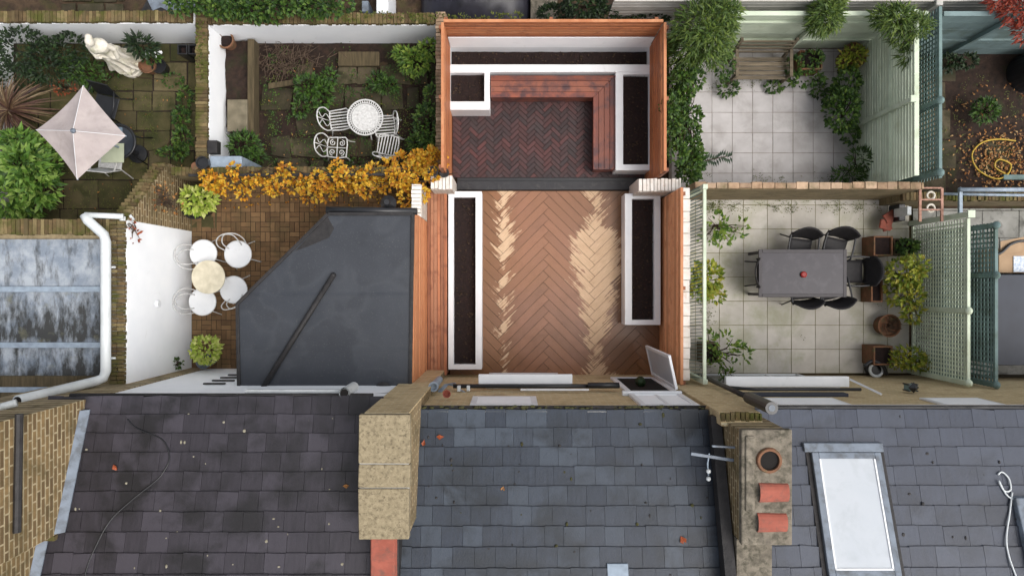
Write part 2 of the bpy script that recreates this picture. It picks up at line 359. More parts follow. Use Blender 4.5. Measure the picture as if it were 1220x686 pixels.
m_['facadex'] = brickmat('facade_brick', S(206, 184, 140), S(180, 156, 114), S(204, 190, 156), 'x', dirt=S(146, 122, 88), dlo=.52, dhi=.76)
m_['coping'] = M('mossy_brick', S(104, 86, 58), S(74, 61, 40), .9, 9, island=.34, icol=S(116, 104, 72), dirt=S(70, 72, 26), dscale=3, dlo=.47, dhi=.63, bmp=.8, bsc=40)
m_['copingred'] = M('worn_red_brick', S(164, 138, 112), S(126, 102, 80), .9, 9, island=.22, icol=S(182, 158, 134), dirt=S(104, 94, 68), dscale=4, bmp=.8, bsc=40)
m_['copingwh'] = M('whitewashed_coping', S(232, 228, 222), S(214, 206, 196), .85, 9, island=.06, dirt=S(190, 164, 144), dscale=5, dlo=.6, dhi=.76, bmp=.6, bsc=40)
m_['mortar'] = M('mortar', S(138, 124, 94), S(106, 94, 68), .95, 9, dirt=S(78, 80, 40), dscale=4, bmp=.5)
m_['moss'] = M('moss', S(70, 70, 38), S(48, 46, 30), .95, 20, bmp=.8)
m_['lichen'] = M('lichen', S(150, 146, 130), S(118, 112, 96), .95, 20, bmp=.6)
# leaves
g = S
m_['lf_laurel'] = leafmat('laurel_leaf', [S(46, 76, 26), S(82, 120, 42), S(112, 148, 58), S(146, 172, 86)])
m_['lf_dark'] = leafmat('dark_leaf', [S(24, 40, 20), S(38, 60, 28), S(54, 80, 36)])
m_['lf_mid'] = leafmat('mid_leaf', [S(40, 66, 24), S(66, 100, 34), S(92, 128, 44)])
m_['lf_ivy'] = leafmat('ivy_leaf', [S(34, 58, 22), S(58, 92, 32), S(84, 120, 42), S(112, 138, 56)])
m_['lf_lime'] = leafmat('lime_leaf', [S(120, 146, 48), S(164, 184, 70), S(196, 206, 104), S(212, 214, 140)])
m_['lf_fresh'] = leafmat('fresh_leaf', [S(70, 104, 36), S(112, 146, 52), S(150, 170, 66)])
m_['lf_gold'] = leafmat('golden_autumn_leaf', [S(150, 92, 26), S(206, 140, 30), S(226, 170, 38), S(232, 194, 66), S(176, 150, 50)], .3)
m_['lf_rust'] = leafmat('rust_leaf', [S(120, 52, 30), S(158, 78, 44), S(178, 96, 56)])
m_['lf_red'] = leafmat('red_maple_leaf', [S(120, 40, 28), S(158, 62, 40), S(176, 84, 58)])
m_['lf_fall'] = leafmat('fallen_leaf', [S(96, 64, 34), S(150, 96, 44), S(184, 130, 70), S(202, 170, 116)])
m_['lf_wisp'] = leafmat('wispy_leaf', [S(54, 80, 26), S(84, 112, 38), S(120, 140, 54)])
m_['lf_cord'] = leafmat('cordyline_leaf', [S(70, 44, 40), S(104, 74, 62), S(138, 112, 84), S(166, 148, 112)])
m_['lf_fern'] = leafmat('grey_green_leaf', [S(60, 78, 62), S(88, 108, 84)])
m_['lf_moss'] = leafmat('moss_leaf', [S(72, 86, 28), S(104, 116, 40), S(126, 130, 54)])
m_['lf_yg'] = leafmat('yellow_green_leaf', [S(92, 116, 34), S(142, 160, 46), S(178, 182, 64), S(190, 170, 70)])
# ---------------------------------------------------------------- ground and paving (the setting)
def struct(name, mb, mat, **k): return mb.build(name, mat, kind='structure', **k)
struct('ground', MB().add([(-120, -120, -.06), (120, -120, -.06), (120, 120, -.06), (-120, 120, -.06)], [(0, 1, 2, 3)]), m_['backsoil'])
def rough_sheet(x0, x1, y0, y1, z, amp, step=.12):
    mb = MB(); nx = max(2, int((x1 - x0) / step)); ny = max(2, int((y1 - y0) / step))
    for j in range(ny + 1):
        for i in range(nx + 1):
            x = x0 + (x1 - x0) * i / nx; y = y0 + (y1 - y0) * j / ny
            mb.v.append((x, y, z + amp * (mnoise.noise(Vector((x * 3, y * 3, z))) + .5 * mnoise.noise(Vector((x * 9, y * 9, 3))))))
    for j in range(ny):
        for i in range(nx):
            a = j * (nx + 1) + i; mb.f.append((a, a + 1, a + nx + 2, a + nx + 1))
    return mb
def slabs(x0, x1, y0, y1, sx, sy, gap=.012, jit=.004, irregular=False, hole=None, th=.04, z=0.0, tilt=.004):
    mb = MB(); y = y0
    while y < y1 - .03:
        h = sy if not irregular else R.choice((sy, sy * .75, sy * 1.1)); h = min(h, y1 - y)
        x = x0 - (R.random() * sx if irregular else 0)
        while x < x1 - .03:
            wd = sx if not irregular else sx * R.uniform(.55, 1.35)
            a, b = max(x, x0), min(x + wd, x1)
            if b - a > .05 and not (hole and hole(a + (b - a) / 2, y + h / 2)):
                j = lambda: R.uniform(-jit, jit)
                q = [(a + gap + j(), y + gap + j()), (b - gap + j(), y + gap + j()), (b - gap + j(), y + h - gap + j()), (a + gap + j(), y + h - gap + j())]
                zz = [z + R.uniform(-tilt, tilt) for _ in q]
                mb.hexa([(p[0], p[1], z - th) for p in q], [(p[0], p[1], c) for p, c in zip(q, zz)])
            x += wd
        y += h
    return mb
# garden 1: mossy flagstones
struct('paving', slabs(-10.9, -6.47, 1.3, 5.36, .62, .58, .012, .012, True, th=.035), m_['mosspave'], bevel=.008)
struct('soil_bed', rough_sheet(-10.95, -6.46, 1.27, 5.41, -.02, .012), m_['jointdark'])
# garden 2: crazy dark stones over soil
def crazy(x, y): return (x < -5.5) or (y > 4.75) or (x < -4.85 and y > 4.2) or R.random() < .12
struct('paving', slabs(-6.1, -1.6, 2.46, 5.35, .6, .5, .03, .05, True, crazy, th=.04, z=.02, tilt=.012), m_['darkpave'], bevel=.012)
struct('soil_bed', rough_sheet(-6.215, -1.56, 2.44, 5.4, -.045, .03, .09), m_['soil'])
# courtyard: basket weave bricks
def basket(x0, x1, y0, y1, b=.215):
    mb = MB(); j = 0; y = y0
    while y < y1:
        i = 0; x = x0
        while x < x1:
            for k in (0, 1):
                if (i + j) % 2: r = (x, x + b, y + k * b / 2, y + (k + 1) * b / 2)
                else: r = (x + k * b / 2, x + (k + 1) * b / 2, y, y + b)
                z = R.uniform(-.004, .004)
                mb.box(r[0] + .005, r[1] - .005, r[2] + .005, r[3] - .005, -.04, z)
            x += b; i += 1
        y += b; j += 1
    return mb
struct('yard_paving', basket(-7.03, -1.95, -1.78, 2.27), m_['yardbrick'])
struct('mortar_bed', MB().box(-7.035, -1.86, -1.79, 2.275, -.05, -.008), m_['jointdark'])
# herringbone
def herring(x0, x1, y0, y1, wd, k, z, th, gap, ox, oy, tilt=.001, split=False):
    mb = MB(); mb2 = MB() if split else mb; Ln = wd * k; c45 = math.sqrt(.5)
    rot = lambda p: ((p[0] - p[1]) * c45 + ox, (p[0] + p[1]) * c45 + oy)
    nmax = int((abs(x1 - x0) + abs(y1 - y0)) / wd) + 40
    for s_ in range(-6 if k > 3 else -30, 7 if k > 3 else 31):
        for i in range(-nmax, nmax):
            a = (i * wd + s_ * 2 * Ln, i * wd)
            for tgt, r in ((mb, (a[0], a[0] + Ln, a[1], a[1] + wd)), (mb2, (a[0] + Ln, a[0] + Ln + wd, a[1] + wd - Ln, a[1] + wd))):
                q = [(r[0] + gap, r[2] + gap), (r[1] - gap, r[2] + gap), (r[1] - gap, r[3] - gap), (r[0] + gap, r[3] - gap)]
                q = [rot(p) for p in q]
                if max(p[0] for p in q) < x0 or min(p[0] for p in q) > x1 or max(p[1] for p in q) < y0 or min(p[1] for p in q) > y1: continue
                q = clip(q, x0, x1, y0, y1)
                if q: tgt.prism(q, z - th, z + R.uniform(-tilt, tilt))
    return (mb, mb2) if split else mb
# the brown deck boards with bleached dry patches in the two valleys of the chevrons
def deckmat(sg):
    m, nt, b, o = new('deck_boards'); gg = N(nt, 'NewGeometry'); pos = gg.outputs['Position']
    sp = N(nt, 'SeparateXYZ'); nt.links.new(pos, sp.inputs[0]); rnd = gg.outputs['Random Per Island']
    cb = N(nt, 'CombineXYZ')            # x along the board, y across it
    nt.links.new(mth(nt, 'MULTIPLY_ADD', sp.outputs['Y'], sg, sp.outputs['X']), cb.inputs[0])
    nt.links.new(mth(nt, 'MULTIPLY_ADD', sp.outputs['Y'], -sg, sp.outputs['X']), cb.inputs[1])
    mp = N(nt, 'Mapping'); mp.inputs['Scale'].default_value = (1.1, 16, 1); nt.links.new(cb.outputs[0], mp.inputs[0])
    streak = noise_(nt, mp.outputs[0], 1., 5, .65)
    grain = noise_(nt, mp.outputs[0], 4, 4)
    basec = mixc(nt, ramp(nt, noise_(nt, pos, .8, 4), [(.3, 0.), (.7, 1.)]), S(136, 93, 61), S(141, 98, 75))
    basec = mixc(nt, ramp(nt, mth(nt, 'ADD', mth(nt, 'MULTIPLY', mth(nt, 'ABSOLUTE', mth(nt, 'SUBTRACT', sp.outputs['X'], .8)), .5), mth(nt, 'MULTIPLY', noise_(nt, pos, 1.5, 4), .5)), [(.55, 0.), (1.1, 1.)]), basec, S(116, 78, 44))
    basec = mixc(nt, ramp(nt, noise_(nt, pos, 2.4, 6, .65), [(.52, 0.), (.75, .55)]), basec, S(112, 74, 48))
    hv = N(nt, 'HueSaturation'); nt.links.new(mth(nt, 'MULTIPLY_ADD', rnd, .22, .89), hv.inputs['Value']); nt.links.new(basec, hv.inputs['Color'])
    def patch(x0_, stops):
        t = mth(nt, 'MULTIPLY_ADD', sp.outputs['Y'], 1 / 4.2, 2.0 / 4.2)
        hw = ramp(nt, t, stops)                                    # half width of the dry patch along the deck, metres
        dx = mth(nt, 'ABSOLUTE', mth(nt, 'SUBTRACT', sp.outputs['X'], x0_))
        j = mth(nt, 'MULTIPLY_ADD', mth(nt, 'FRACT', mth(nt, 'MULTIPLY', rnd, 13.7)), .24, -.12)
        n_ = mth(nt, 'MULTIPLY_ADD', streak, 1.1, -.55)
        n2 = mth(nt, 'MULTIPLY_ADD', noise_(nt, pos, 4.5, 5, .6), .6, -.3)
        e = mth(nt, 'SUBTRACT', mth(nt, 'ADD', hw, mth(nt, 'ADD', j, mth(nt, 'ADD', n_, n2))), dx)
        return ramp(nt, mth(nt, 'MULTIPLY_ADD', e, 5, .5), [(.3, 0.), (.7, 1.)])
    pl = patch(-.17, [(0., -.1), (.08, -.06), (.3, -.01), (.38, .07), (.5, -.02), (.62, .02), (.68, .17), (.78, .17), (.84, -.02), (.95, .12), (1., .16)])
    pr = patch(1.84, [(0., .2), (.12, .12), (.3, .2), (.42, .3), (.52, .4), (.62, .5), (.73, .5), (.8, .16), (.87, -.02), (.95, .12), (1., .16)])
    pp = mth(nt, 'MAXIMUM', pl, pr)
    cc = mixc(nt, mth(nt, 'MULTIPLY', pp, .9), hv.outputs[0], mixc(nt, noise_(nt, pos, 3, 4), S(222, 194, 162), S(196, 164, 130)))
    cc = mixc(nt, ramp(nt, grain, [(.42, 0.), (.75, .35)]), cc, S(104, 68, 44))
    nt.links.new(cc, b.inputs['Base Color']); nt.links.new(mth(nt, 'MULTIPLY_ADD', pp, .35, .36), b.inputs['Roughness'])
    bump(nt, b, grain, .25, .006)
    return m
for dk_, sg_ in zip(herring(-1.36, 3.23, -1.9, 2.12, .178, 8, .03, .028, .0035, X(654) - .178 * 8 * .7071, 0, .0015, split=True), (1, -1)):
    struct('deck', dk_, deckmat(sg_))
struct('deck_base', MB().box(-1.8, 3.25, -1.875, 2.13, -.03, -.012), m_['jointdark'])
# dark red brick patio at the back of the deck
struct('patio', herring(-1.30, 2.9, 2.42, 4.3, .085, 3, .02, .05, .004, 0, 3, .004), m_['darkbrick'])
struct('mortar_bed', MB().box(-1.31, 2.9, 2.41, 5.0, -.05, .0), m_['jointdark'])
# the right-hand patios
struct('paving', slabs(3.5, 7.6, 2.07, 5.24, .445, .445, .005, .002, th=.03), m_['palepave'], bevel=.004)
struct('mortar_bed', MB().box(3.45, 7.6, 2.05, 5.25, -.05, -.008), m_['jointpale'])
struct('paving', slabs(3.5, 8.72, -1.87, 1.95, .527, .527, .005, .003, th=.03), m_['greypave'], bevel=.004)
struct('mortar_bed', MB().box(3.45, 8.72, -1.875, 1.96, -.05, -.007), m_['joint'])
# far right garden
struct('paving', slabs(8.0, 11.6, 2.0, 5.1, .6, .6, .015, .01, True, lambda x, y: x > 9.6 and R.random() < .8, th=.035), m_['darkpave'], bevel=.008)
struct('soil_bed', rough_sheet(7.97, 11.7, 2.0, 5.15, -.02, .02), m_['soil'])
struct('paving', slabs(8.8, 11.7, -1.9, 1.75, .9, .8, .006, .004, True, th=.03), m_['concrete'], bevel=.004)
# gardens behind
struct('soil_bed', rough_sheet(-11.5, 11.5, 5.66, 7.6, -.03, .035, .12), m_['backsoil'])
struct('paving', slabs(-9.9, -8.5, 5.95, 7.0, .55, .4, .02, .02, True, th=.04, z=.03), m_['darkpave'], bevel=.01)

# ---------------------------------------------------------------- walls
def coping(x0, x1, y0, y1, z, axis, bw=.075, h=.1, rows=1, zf=None, skip=.0):
    mb = MB(); a0, a1 = (x0, x1) if axis == 'x' else (y0, y1); a = a0
    while a < a1 - .02:
        e = min(a + bw * R.uniform(.9, 1.1), a1)
        for r in range(rows):
            c0, c1 = (y0, y1) if axis == 'x' else (x0, x1); wdt = (c1 - c0) / rows
            u0, u1 = c0 + r * wdt + .004, c0 + (r + 1) * wdt - .004
            u0 += R.uniform(-.012, .012); u1 += R.uniform(-.012, .012)
            t = h * R.uniform(.85, 1.12); zz = (zf((a + e) / 2) if zf else z)
            if R.random() < skip: t *= .5
            if axis == 'x': mb.box(a + .005, e - .005, u0, u1, zz, zz + t)
            else: mb.box(u0, u1, a + .005, e - .005, zz, zz + t)
        a = e
    return mb
def wall(label, x0, x1, y0, y1, z, body, cop, axis, name='garden_wall', cat='wall', rows=1, bw=.075, h=.1, over=0, group=None):
    t = thing(name, label, cat, ((x0 + x1) / 2, (y0 + y1) / 2, -.05), group=group)
    MB().box(x0, x1, y0, y1, -.05, z - h).build('wall_face', m_[body], t)
    mx = .0
    MB().box(x0 + .02, x1 - .02, y0 + .02, y1 - .02, z - h - .002, z - .025).build('mortar_core', m_['mortar'], t)
    coping(x0 - over, x1 + over, y0 - over, y1 + over, z - h + .002, axis, bw, h, rows).build('coping', m_[cop], t, bevel=.006)
    return t
wall('long white rendered back wall with brick-on-edge top behind the stone statue and grey parasol', -11.4, -6.47, 5.37, 5.6, 1.2, 'whitewall', 'coping', 'x')
wall('white rendered back wall with mossy top behind the white iron table', -6.2, -1.56, 5.38, 5.6, 1.08, 'whitewall', 'coping', 'x')
wall('mossy brick topped side wall, white on one face, between statue garden and iron table garden', -6.46, -6.215, 2.62, 5.62, 1.07, 'whitewall', 'coping', 'y')
wall('white painted wall at the left edge beside the spiky cordyline', -11.25, -10.98, 1.3, 5.36, 1.3, 'whitewall', 'copingwh', 'y')
wall('narrow brick wall along the left of the cedar clad bench patio', -1.555, -1.345, 2.3, 5.62, 1.1, 'bricky', 'copingred', 'y')
wall('low dark brick wall under the golden autumn climber', -6.9, -2.06, 2.27, 2.45, 1.2, 'brickx', 'coping', 'x')
wall('whitewashed brick pier at the left end of the dark step', -1.64, -1.21, 1.99, 2.27, 1.25, 'brickwhx', 'copingwh', 'x', 'brick_pier', 'pier')
wall('whitewashed brick pier at the right end of the dark step', 2.56, 3.42, 1.95, 2.21, 1.2, 'brickwhx', 'copingwh', 'x', 'brick_pier', 'pier')
wall('short whitewashed brick wall beside the flat roof corner and golden climber', -1.99, -1.80, 1.41, 2.05, 1.5, 'brickwhx', 'copingwh', 'y')
wall('long white painted brick wall outside the right deck fence', 3.25, 3.43, -1.78, 1.94, 1.85, 'brickwhx', 'copingwh', 'y', bw=.22)
wall('worn brick wall dividing the bench patio of pale pavers from the dining patio', 3.56, 8.02, 1.93, 2.06, 1.7, 'brickx', 'copingred', 'x', bw=.22)
wall('mossy brick wall behind the blue steel rail at the right edge', 8.06, 11.7, 1.8, 1.98, .9, 'brickx', 'coping', 'x')
# yard wall: ramps down from the tall white part to the low end
t = thing('garden_wall', 'tall white painted yard wall with mossy brick top ramping down at one end', 'wall', (-7.17, .4, -.05))
MB().box(-7.31, -7.04, -1.82, 1.24, -.05, 2.5).build('painted_face', m_['whitewall'], t)
MB().add([(-7.31, 1.244, -.05), (-7.045, 1.244, -.05), (-7.045, 2.55, -.05), (-7.31, 2.55, -.05), (-7.31, 1.244, 2.5), (-7.045, 1.244, 2.5), (-7.045, 2.55, 1.0), (-7.31, 2.55, 1.0)],
         [(3, 2, 1, 0), (4, 5, 6, 7), (0, 1, 5, 4), (1, 2, 6, 5), (2, 3, 7, 6), (3, 0, 4, 7)]).build('ramped_end', m_['bricky'], t)
coping(-7.31, -7.045, -1.82, 2.55, 2.5, 'y', zf=lambda a: 2.505 if a < 1.24 else 2.505 - (a - 1.24) * 1.5 / 1.31, rows=2, h=.09).build('coping', m_['coping'], t, bevel=.006)
MB().tube([(-7.04, X(0) * 0 + Y(362, 1.5), 1.45), (-6.99, Y(362, 1.5), 1.45)], .07, 16).build('round_vent', m_['white'], t)
# ---------------------------------------------------------------- cedar fences
def slat_fence(label, p0, p1, z0, z1, n, mat, side, posts=3, cap=True, th=.022):
    """horizontal boards between two ground points; side = unit normal towards the viewer side"""
    a, b_ = Vector((*p0, 0)), Vector((*p1, 0)); t = thing('slatted_fence', label, 'fence', ((a + b_) / 2)[:])
    mb = MB(); hgt = (z1 - z0) / n; nrm = Vector((*side, 0))
    for i in range(n):
        zc = z0 + hgt * (i + .5); off = nrm * R.uniform(0, .004)
        mb.beam(a + off + Vector((0, 0, zc)), b_ + off + Vector((0, 0, zc)), th, hgt - .028)
    mb.build('slat_panel', mat, t, bevel=.003)
    for i in range(posts):
        q = a.lerp(b_, (i + .02) / (posts - 1) * .96 if posts > 1 else .5) - nrm * .05
        MB().box(q.x - .035, q.x + .035, q.y - .035, q.y + .035, .0, z1 + .015).build('post', m_['ledge'], t, bevel=.004)
    if cap:
        MB().beam(a + Vector((0, 0, z1 + .012)) - nrm * .012, b_ + Vector((0, 0, z1 + .012)) - nrm * .012, .055, .022).build('cap_rail', m_['cedarpale'], t, bevel=.003)
    return t
slat_fence('cedar slatted fence along the back of the bench patio above a white wall', (-1.31, 5.1), (2.9, 5.1), 1.12, 1.9, 6, m_['cedarx'], (0, -1))
slat_fence('cedar slatted fence on the left side of the dark brick bench patio', (-1.32, 2.3), (-1.32, 5.08), .03, 1.9, 11, m_['cedar'], (1, 0))
slat_fence('cedar slatted fence on the right side of the bench patio beside the ivy', (2.92, 2.24), (2.92, 5.08), .03, 1.9, 11, m_['cedar'], (-1, 0))
slat_fence('pale cedar slatted screen beside the dark flat roof', (-1.815, -1.85), (-1.815, 1.4), .03, 2.4, 14, m_['cedarpale'], (1, 0))
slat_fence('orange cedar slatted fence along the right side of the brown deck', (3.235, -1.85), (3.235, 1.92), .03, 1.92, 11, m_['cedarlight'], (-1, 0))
MB().box(-1.3, 2.9, 5.085, 5.3, -.05, 1.1).build('garden_wall', m_['whitewall'], label='white painted low wall under the back cedar fence of the bench patio', cat='wall')
# slatted timber ledge between screen and left planter
t = thing('timber_ledge', 'long slatted cedar ledge between the pale screen and the left white planter', 'ledge', (-1.58, .15, 0))
mb = MB()
for i in range(6):
    x0 = -1.795 + i * .0705; mb.box(x0 + .003, x0 + .0675, -1.84, 2.14, .52, .545 + R.uniform(0, .003))
mb.build('slatted_top', m_['ledge'], t, bevel=.003)
MB().box(-1.79, -1.385, -1.83, 2.13, .0, .518).build('carcass', m_['ledge'], t)
# white planters
def planter(label, outer, holes, z, soilz, name='raised_planter'):
    x0, x1, y0, y1 = outer; t = thing(name, label, 'planter', ((x0 + x1) / 2, (y0 + y1) / 2, 0))
    a, b_, c, d = holes; q = MB()
    for r in ((x0, a, y0, y1), (b_, x1, y0, y1), (a, b_, y0, c), (a, b_, d, y1)):
        if r[1] - r[0] > .01 and r[3] - r[2] > .01: q.box(*r, 0, z)
    # welded ring
    ring = MB(); o_ = [(x0, y0), (x1, y0), (x1, y1), (x0, y1)]; h_ = [(a, c), (b_, c), (b_, d), (a, d)]
    ring.v = [(*p, 0) for p in o_] + [(*p, z) for p in o_] + [(*p, z) for p in h_] + [(*p, soilz - .1) for p in h_]
    for i in range(4):
        j = (i + 1) % 4
        ring.f += [(i, j, 4 + j, 4 + i), (4 + i, 4 + j, 8 + j, 8 + i), (8 + i, 8 + j, 12 + j, 12 + i)]
    ring.build('planter_wall', m_['white'], t, bevel=.006)
    rough_sheet(a + .002, b_ - .002, c + .002, d - .002, soilz, .035, .045).build('soil', m_['mulch'], t)
    return t
zp = .5
planter('long white raised planter of bare soil on the left of the brown deck', (X(534, zp), X(574, zp), Y(440, zp), Y(228, zp)), (X(540.5, zp), X(566.5, zp), Y(434, zp), Y(235, zp)), zp, .36)
planter('shorter white raised planter of bare soil on the right of the brown deck', (X(744.5, zp), X(787, zp), Y(387, zp), Y(230.5, zp)), (X(753, zp), X(779.5, zp), Y(381, zp), Y(237, zp)), zp, .36)
# back planters of the bench patio
zb = .55
planter('wide white raised bed of soil along the back fence behind the hardwood bench', (-1.35, 2.95, Y(86, zb), 5.15), (-1.305, 2.905, Y(77, zb), 5.083), zb, .27)
planter('small square white planter in the left back corner beside the bench', (-1.35, X(583.5, zb), Y(131, zb), Y(86.2, zb)), (-1.305, X(577, zb), Y(121, zb), Y(87, zb)), zb, .4)
planter('tall white planter to the right of the hardwood corner bench', (X(733.5, zb), 2.95, Y(203, zb), Y(86.2, zb)), (X(742.5, zb), 2.905, Y(196, zb), Y(89, zb)), zb, .4)
# hardwood corner bench
t = thing('corner_bench', 'wet reddish hardwood corner bench with mitred slatted seat', 'bench', (X(660), Y(105), 0))
zs = .46; bx0, bx1, by1 = X(584.5, zs), X(733, zs), Y(90, zs); wd_ = .47
xs_, ys_ = bx1 - wd_, by1 - wd_
by0 = Y(202, zs)
mb = MB(); mc = MB(); n = 4; sw = wd_ / n
for i in range(n):
    u0, u1 = i * sw + .004, (i + 1) * sw - .004
    mb.prism([(bx0, by1 - u1), (bx1 - u1 - .004, by1 - u1), (bx1 - u0 - .004, by1 - u0), (bx0, by1 - u0)], zs - .03, zs + R.uniform(0, .002))
    mc.prism([(bx1 - u1, by0), (bx1 - u0, by0), (bx1 - u0, by1 - u0 - .004), (bx1 - u1, by1 - u1 - .004)], zs - .03, zs + R.uniform(0, .002))
mb.build('seat_back_run', m_['benchwood'], t, bevel=.003); mc.build('seat_side_run', m_['benchwoody'], t, bevel=.003)
MB().box(bx0 + .01, bx1 - .01, ys_ + .03, by1, .02, zs - .032).box(xs_ + .03, bx1 - .01, by0 + .02, ys_ + .029, .02, zs - .032).build('bench_frame', m_['benchwoody'], t)
# step between patio and deck
t = thing('garden_step', 'dark grey step with drain channel between brown deck and brick patio', 'step', (.8, 2.27, 0))
MB().box(-1.2, 2.9, 2.14, 2.33, .0, .09).build('tread', m_['stepdark'], t, bevel=.008)
MB().box(-1.2, 2.9, 2.335, 2.41, .0, .03).build('drain_channel', m_['black'], t)
# ---------------------------------------------------------------- glazed outhouse of the left neighbour
t = thing('outhouse', 'low outhouse with stained grey glazed roof sheets and brick parapets at the left edge', 'outhouse', (-9.6, -.3, 0))
zt = 2.5
MB().box(-11.6, -7.32, -1.9, 1.25, -.05, 2.3).build('wall', m_['bricky'], t)
mb = MB(); rows_ = [(285, 343), (346, 409), (413, 461)]
zr = 2.36
for k, (a, b_) in enumerate(rows_): mb.box(-11.6, -7.46, Y(b_, zr), Y(a, zr), zr - .03, zr)
m, nt, b, o = new('stained_glazing'); gg = N(nt, 'NewGeometry'); pos = gg.outputs['Position']; s = N(nt, 'SeparateXYZ'); nt.links.new(pos, s.inputs[0])
n1 = noise_(nt, pos, 2.2, 7, .7, 0)
c = mixc(nt, ramp(nt, n1, [(.42, 0.), (.62, 1.)]), S(122, 132, 144), S(160, 167, 174))
mp = N(nt, 'Mapping'); mp.inputs['Scale'].default_value = (4, 1.3, 1); nt.links.new(pos, mp.inputs[0])
dk = noise_(nt, mp.outputs[0], 1.3, 8, .72, 0)
yf = ramp(nt, mth(nt, 'MULTIPLY_ADD', s.outputs['Y'], 1 / 2.8, 1.9 / 2.8), [(0., .26), (.18, .12), (.3, .05), (.36, .22), (.55, .1), (.68, .0), (1., -.0)])
c = mixc(nt, ramp(nt, mth(nt, 'ADD', dk, yf), [(.5, 0.), (.7, .95)]), c, S(52, 52, 50))
c = mixc(nt, ramp(nt, noise_(nt, pos, 2.6, 5, .6), [(.6, 0.), (.75, .6)]), c, S(122, 120, 96))
nt.links.new(c, b.inputs['Base Color']); b.inputs['Roughness'].default_value = .85; b.inputs['Specular IOR Level'].default_value = .2
mb.build('roof_sheets', m, t)
mb = MB()
for py in (344.5, 411, 464): mb.box(-11.6, -7.44, Y(py + 3.2, 2.4), Y(py - 3.2, 2.4), zr - .02, 2.41)
mb.build('glazing_bars', m_['steel'], t, bevel=.006)
MB().box(-11.6, -7.315, 1.0, 1.255, 2.1, 2.44).build('parapet', m_['brickx'], t)
coping(-11.6, -7.315, .97, 1.26, 2.442, 'x', rows=1, h=.09).build('coping', m_['coping'], t, bevel=.006)
MB().box(-7.46, -7.32, -1.9, .97, 2.1, 2.5).build('side_parapet', m_['mortar'], t)
MB().box(-11.6, -7.32, -2.06, -1.62, 2.0, 2.40).build('rear_ledge', m_['oldtimber'], t)
# white pipe running over it
zq = 2.85; pts = [P(147, 258, 2.7), P(101, 256, zq), P(105, 263, zq), P(124, 280, zq), P(126, 288, zq), P(126, 442, zq), P(123, 450, zq), P(114, 454, 2.95), P(60, 467.5, 3.8), P(21, 477, 4.5)]
t = thing('drainpipe', 'long white plastic drainpipe crossing the grey glazed outhouse roof', 'pipe', P(126, 360, 2.6)[:])
MB().tube([pts[0], pts[1]], .05, 10).tube(pts[1:], .085, 12).build('pipe', m_['whiteplastic'], t, smooth=True)
MB().tube([pts[-1] + Vector((.0, 0, 0)), pts[-1] + (pts[-1] - pts[-2]).normalized() * .006], .062, 12).build('open_mouth', m_['darkhole'], t)
mb = MB()
for py in (318, 427): mb.tube([P(119, py, zq) + Vector((0, 0, -.09)), P(134, py, zq) + Vector((0, 0, -.09))], .02, 6)
for px, py, z_ in ((50, 473, 3.9), (82, 466, 3.4)): q = P(px, py, z_); mb.tube([q + Vector((0, .06, 0)), q + Vector((0, -.08, -.05))], .035, 6)
mb.build('bracket', m_['whiteplastic'], t)
MB().tube([P(-8, 487, 5.2), P(20, 479.5, 5.1)], .055, 10).build('drainpipe', m_['whiteplastic'], smooth=True, label='short thin white pipe end at the left edge below the big drainpipe', cat='pipe')
MB().tube([P(146, 258, 2.62), P(146, 263, 2.62)], .05, 8).tube([P(155, 257, 2.4), P(159, 262, 2.4)], .03, 8).build('pipe_stub', m_['whiteplastic'], label='small white pipe stubs on the corner of the tall yard wall', cat='pipe')
# ---------------------------------------------------------------- dark flat roofed extension
t = thing('extension', 'dark grey flat roofed extension with one corner cut off at an angle', 'extension', (X(390), Y(360), 0))
ze = 2.6; poly = [P(391, 255, ze), P(492, 255, ze), P(488.5, 470, ze), P(285, 470, ze), P(283, 362, ze)]
poly = [(p.x, p.y) for p in poly]
pin = [(p[0] * .985 - .04, p[1] * .98 - .0) for p in poly]
MB().prism(pin, -.05, ze - .12).build('wall', m_['whitewall'], t)
MB().prism(poly, ze - .1, ze).build('flat_roof', m_['felt'], t, bevel=.01)
mb = MB()
for a, b_ in zip(poly, poly[1:] + poly[:1]):
    mb.beam((*a, ze), (*b_, ze), .06, .07)
mb.build('roof_trim', m_['leaddark'], t, bevel=.008)
MB().tube([P(389, 250, 2.55), P(497, 252, 2.55)], .065, 10).build('gutter', m_['black'], t, smooth=True)
MB().tube([P(310, 467, 2.66), P(397, 328, 2.63)], .05, 10).ball(P(397, 328, 2.63), .055).build('roof_rib', m_['leaddark'], t, smooth=True)
mb = MB()
for py, xs0 in ((352, 298), (418, 285)): mb.hexa([(X(xs0, 2.6), Y(py, 2.6), 2.598), (X(489, 2.6), Y(py - 1, 2.6), 2.598), (X(489, 2.6), Y(py - 1, 2.6) + .05, 2.598), (X(xs0 + 1, 2.6), Y(py, 2.6) + .05, 2.598)], [(X(xs0 + 2, 2.6), Y(py, 2.6), 2.606), (X(488, 2.6), Y(py - 1, 2.6), 2.606), (X(488, 2.6), Y(py - 1, 2.6) + .05, 2.6), (X(xs0 + 2, 2.6), Y(py, 2.6) + .05, 2.6)])
mb.build('felt_lap', m_['felt'], t)
q = [P(390, 258, 2.6), P(398, 272, 2.6), P(392, 283, 2.6), P(371, 292, 2.6), P(352, 299, 2.6)]
MB().prism([(p.x, p.y) for p in q], 2.599, 2.607).build('felt_patch', m_['leaddark'], t)
MB().tube([P(288, 475, 2.66), P(303, 466, 2.66), P(310, 465, 2.66)], .05, 8).build('downpipe', m_['black'], t, smooth=True)
MB().lathe(P(457, 465, 2.62), [(.16, 0), (.16, .02), (.1, .05), (.0, .05)], 18).build('roof_cap', m_['leaddark'], t)
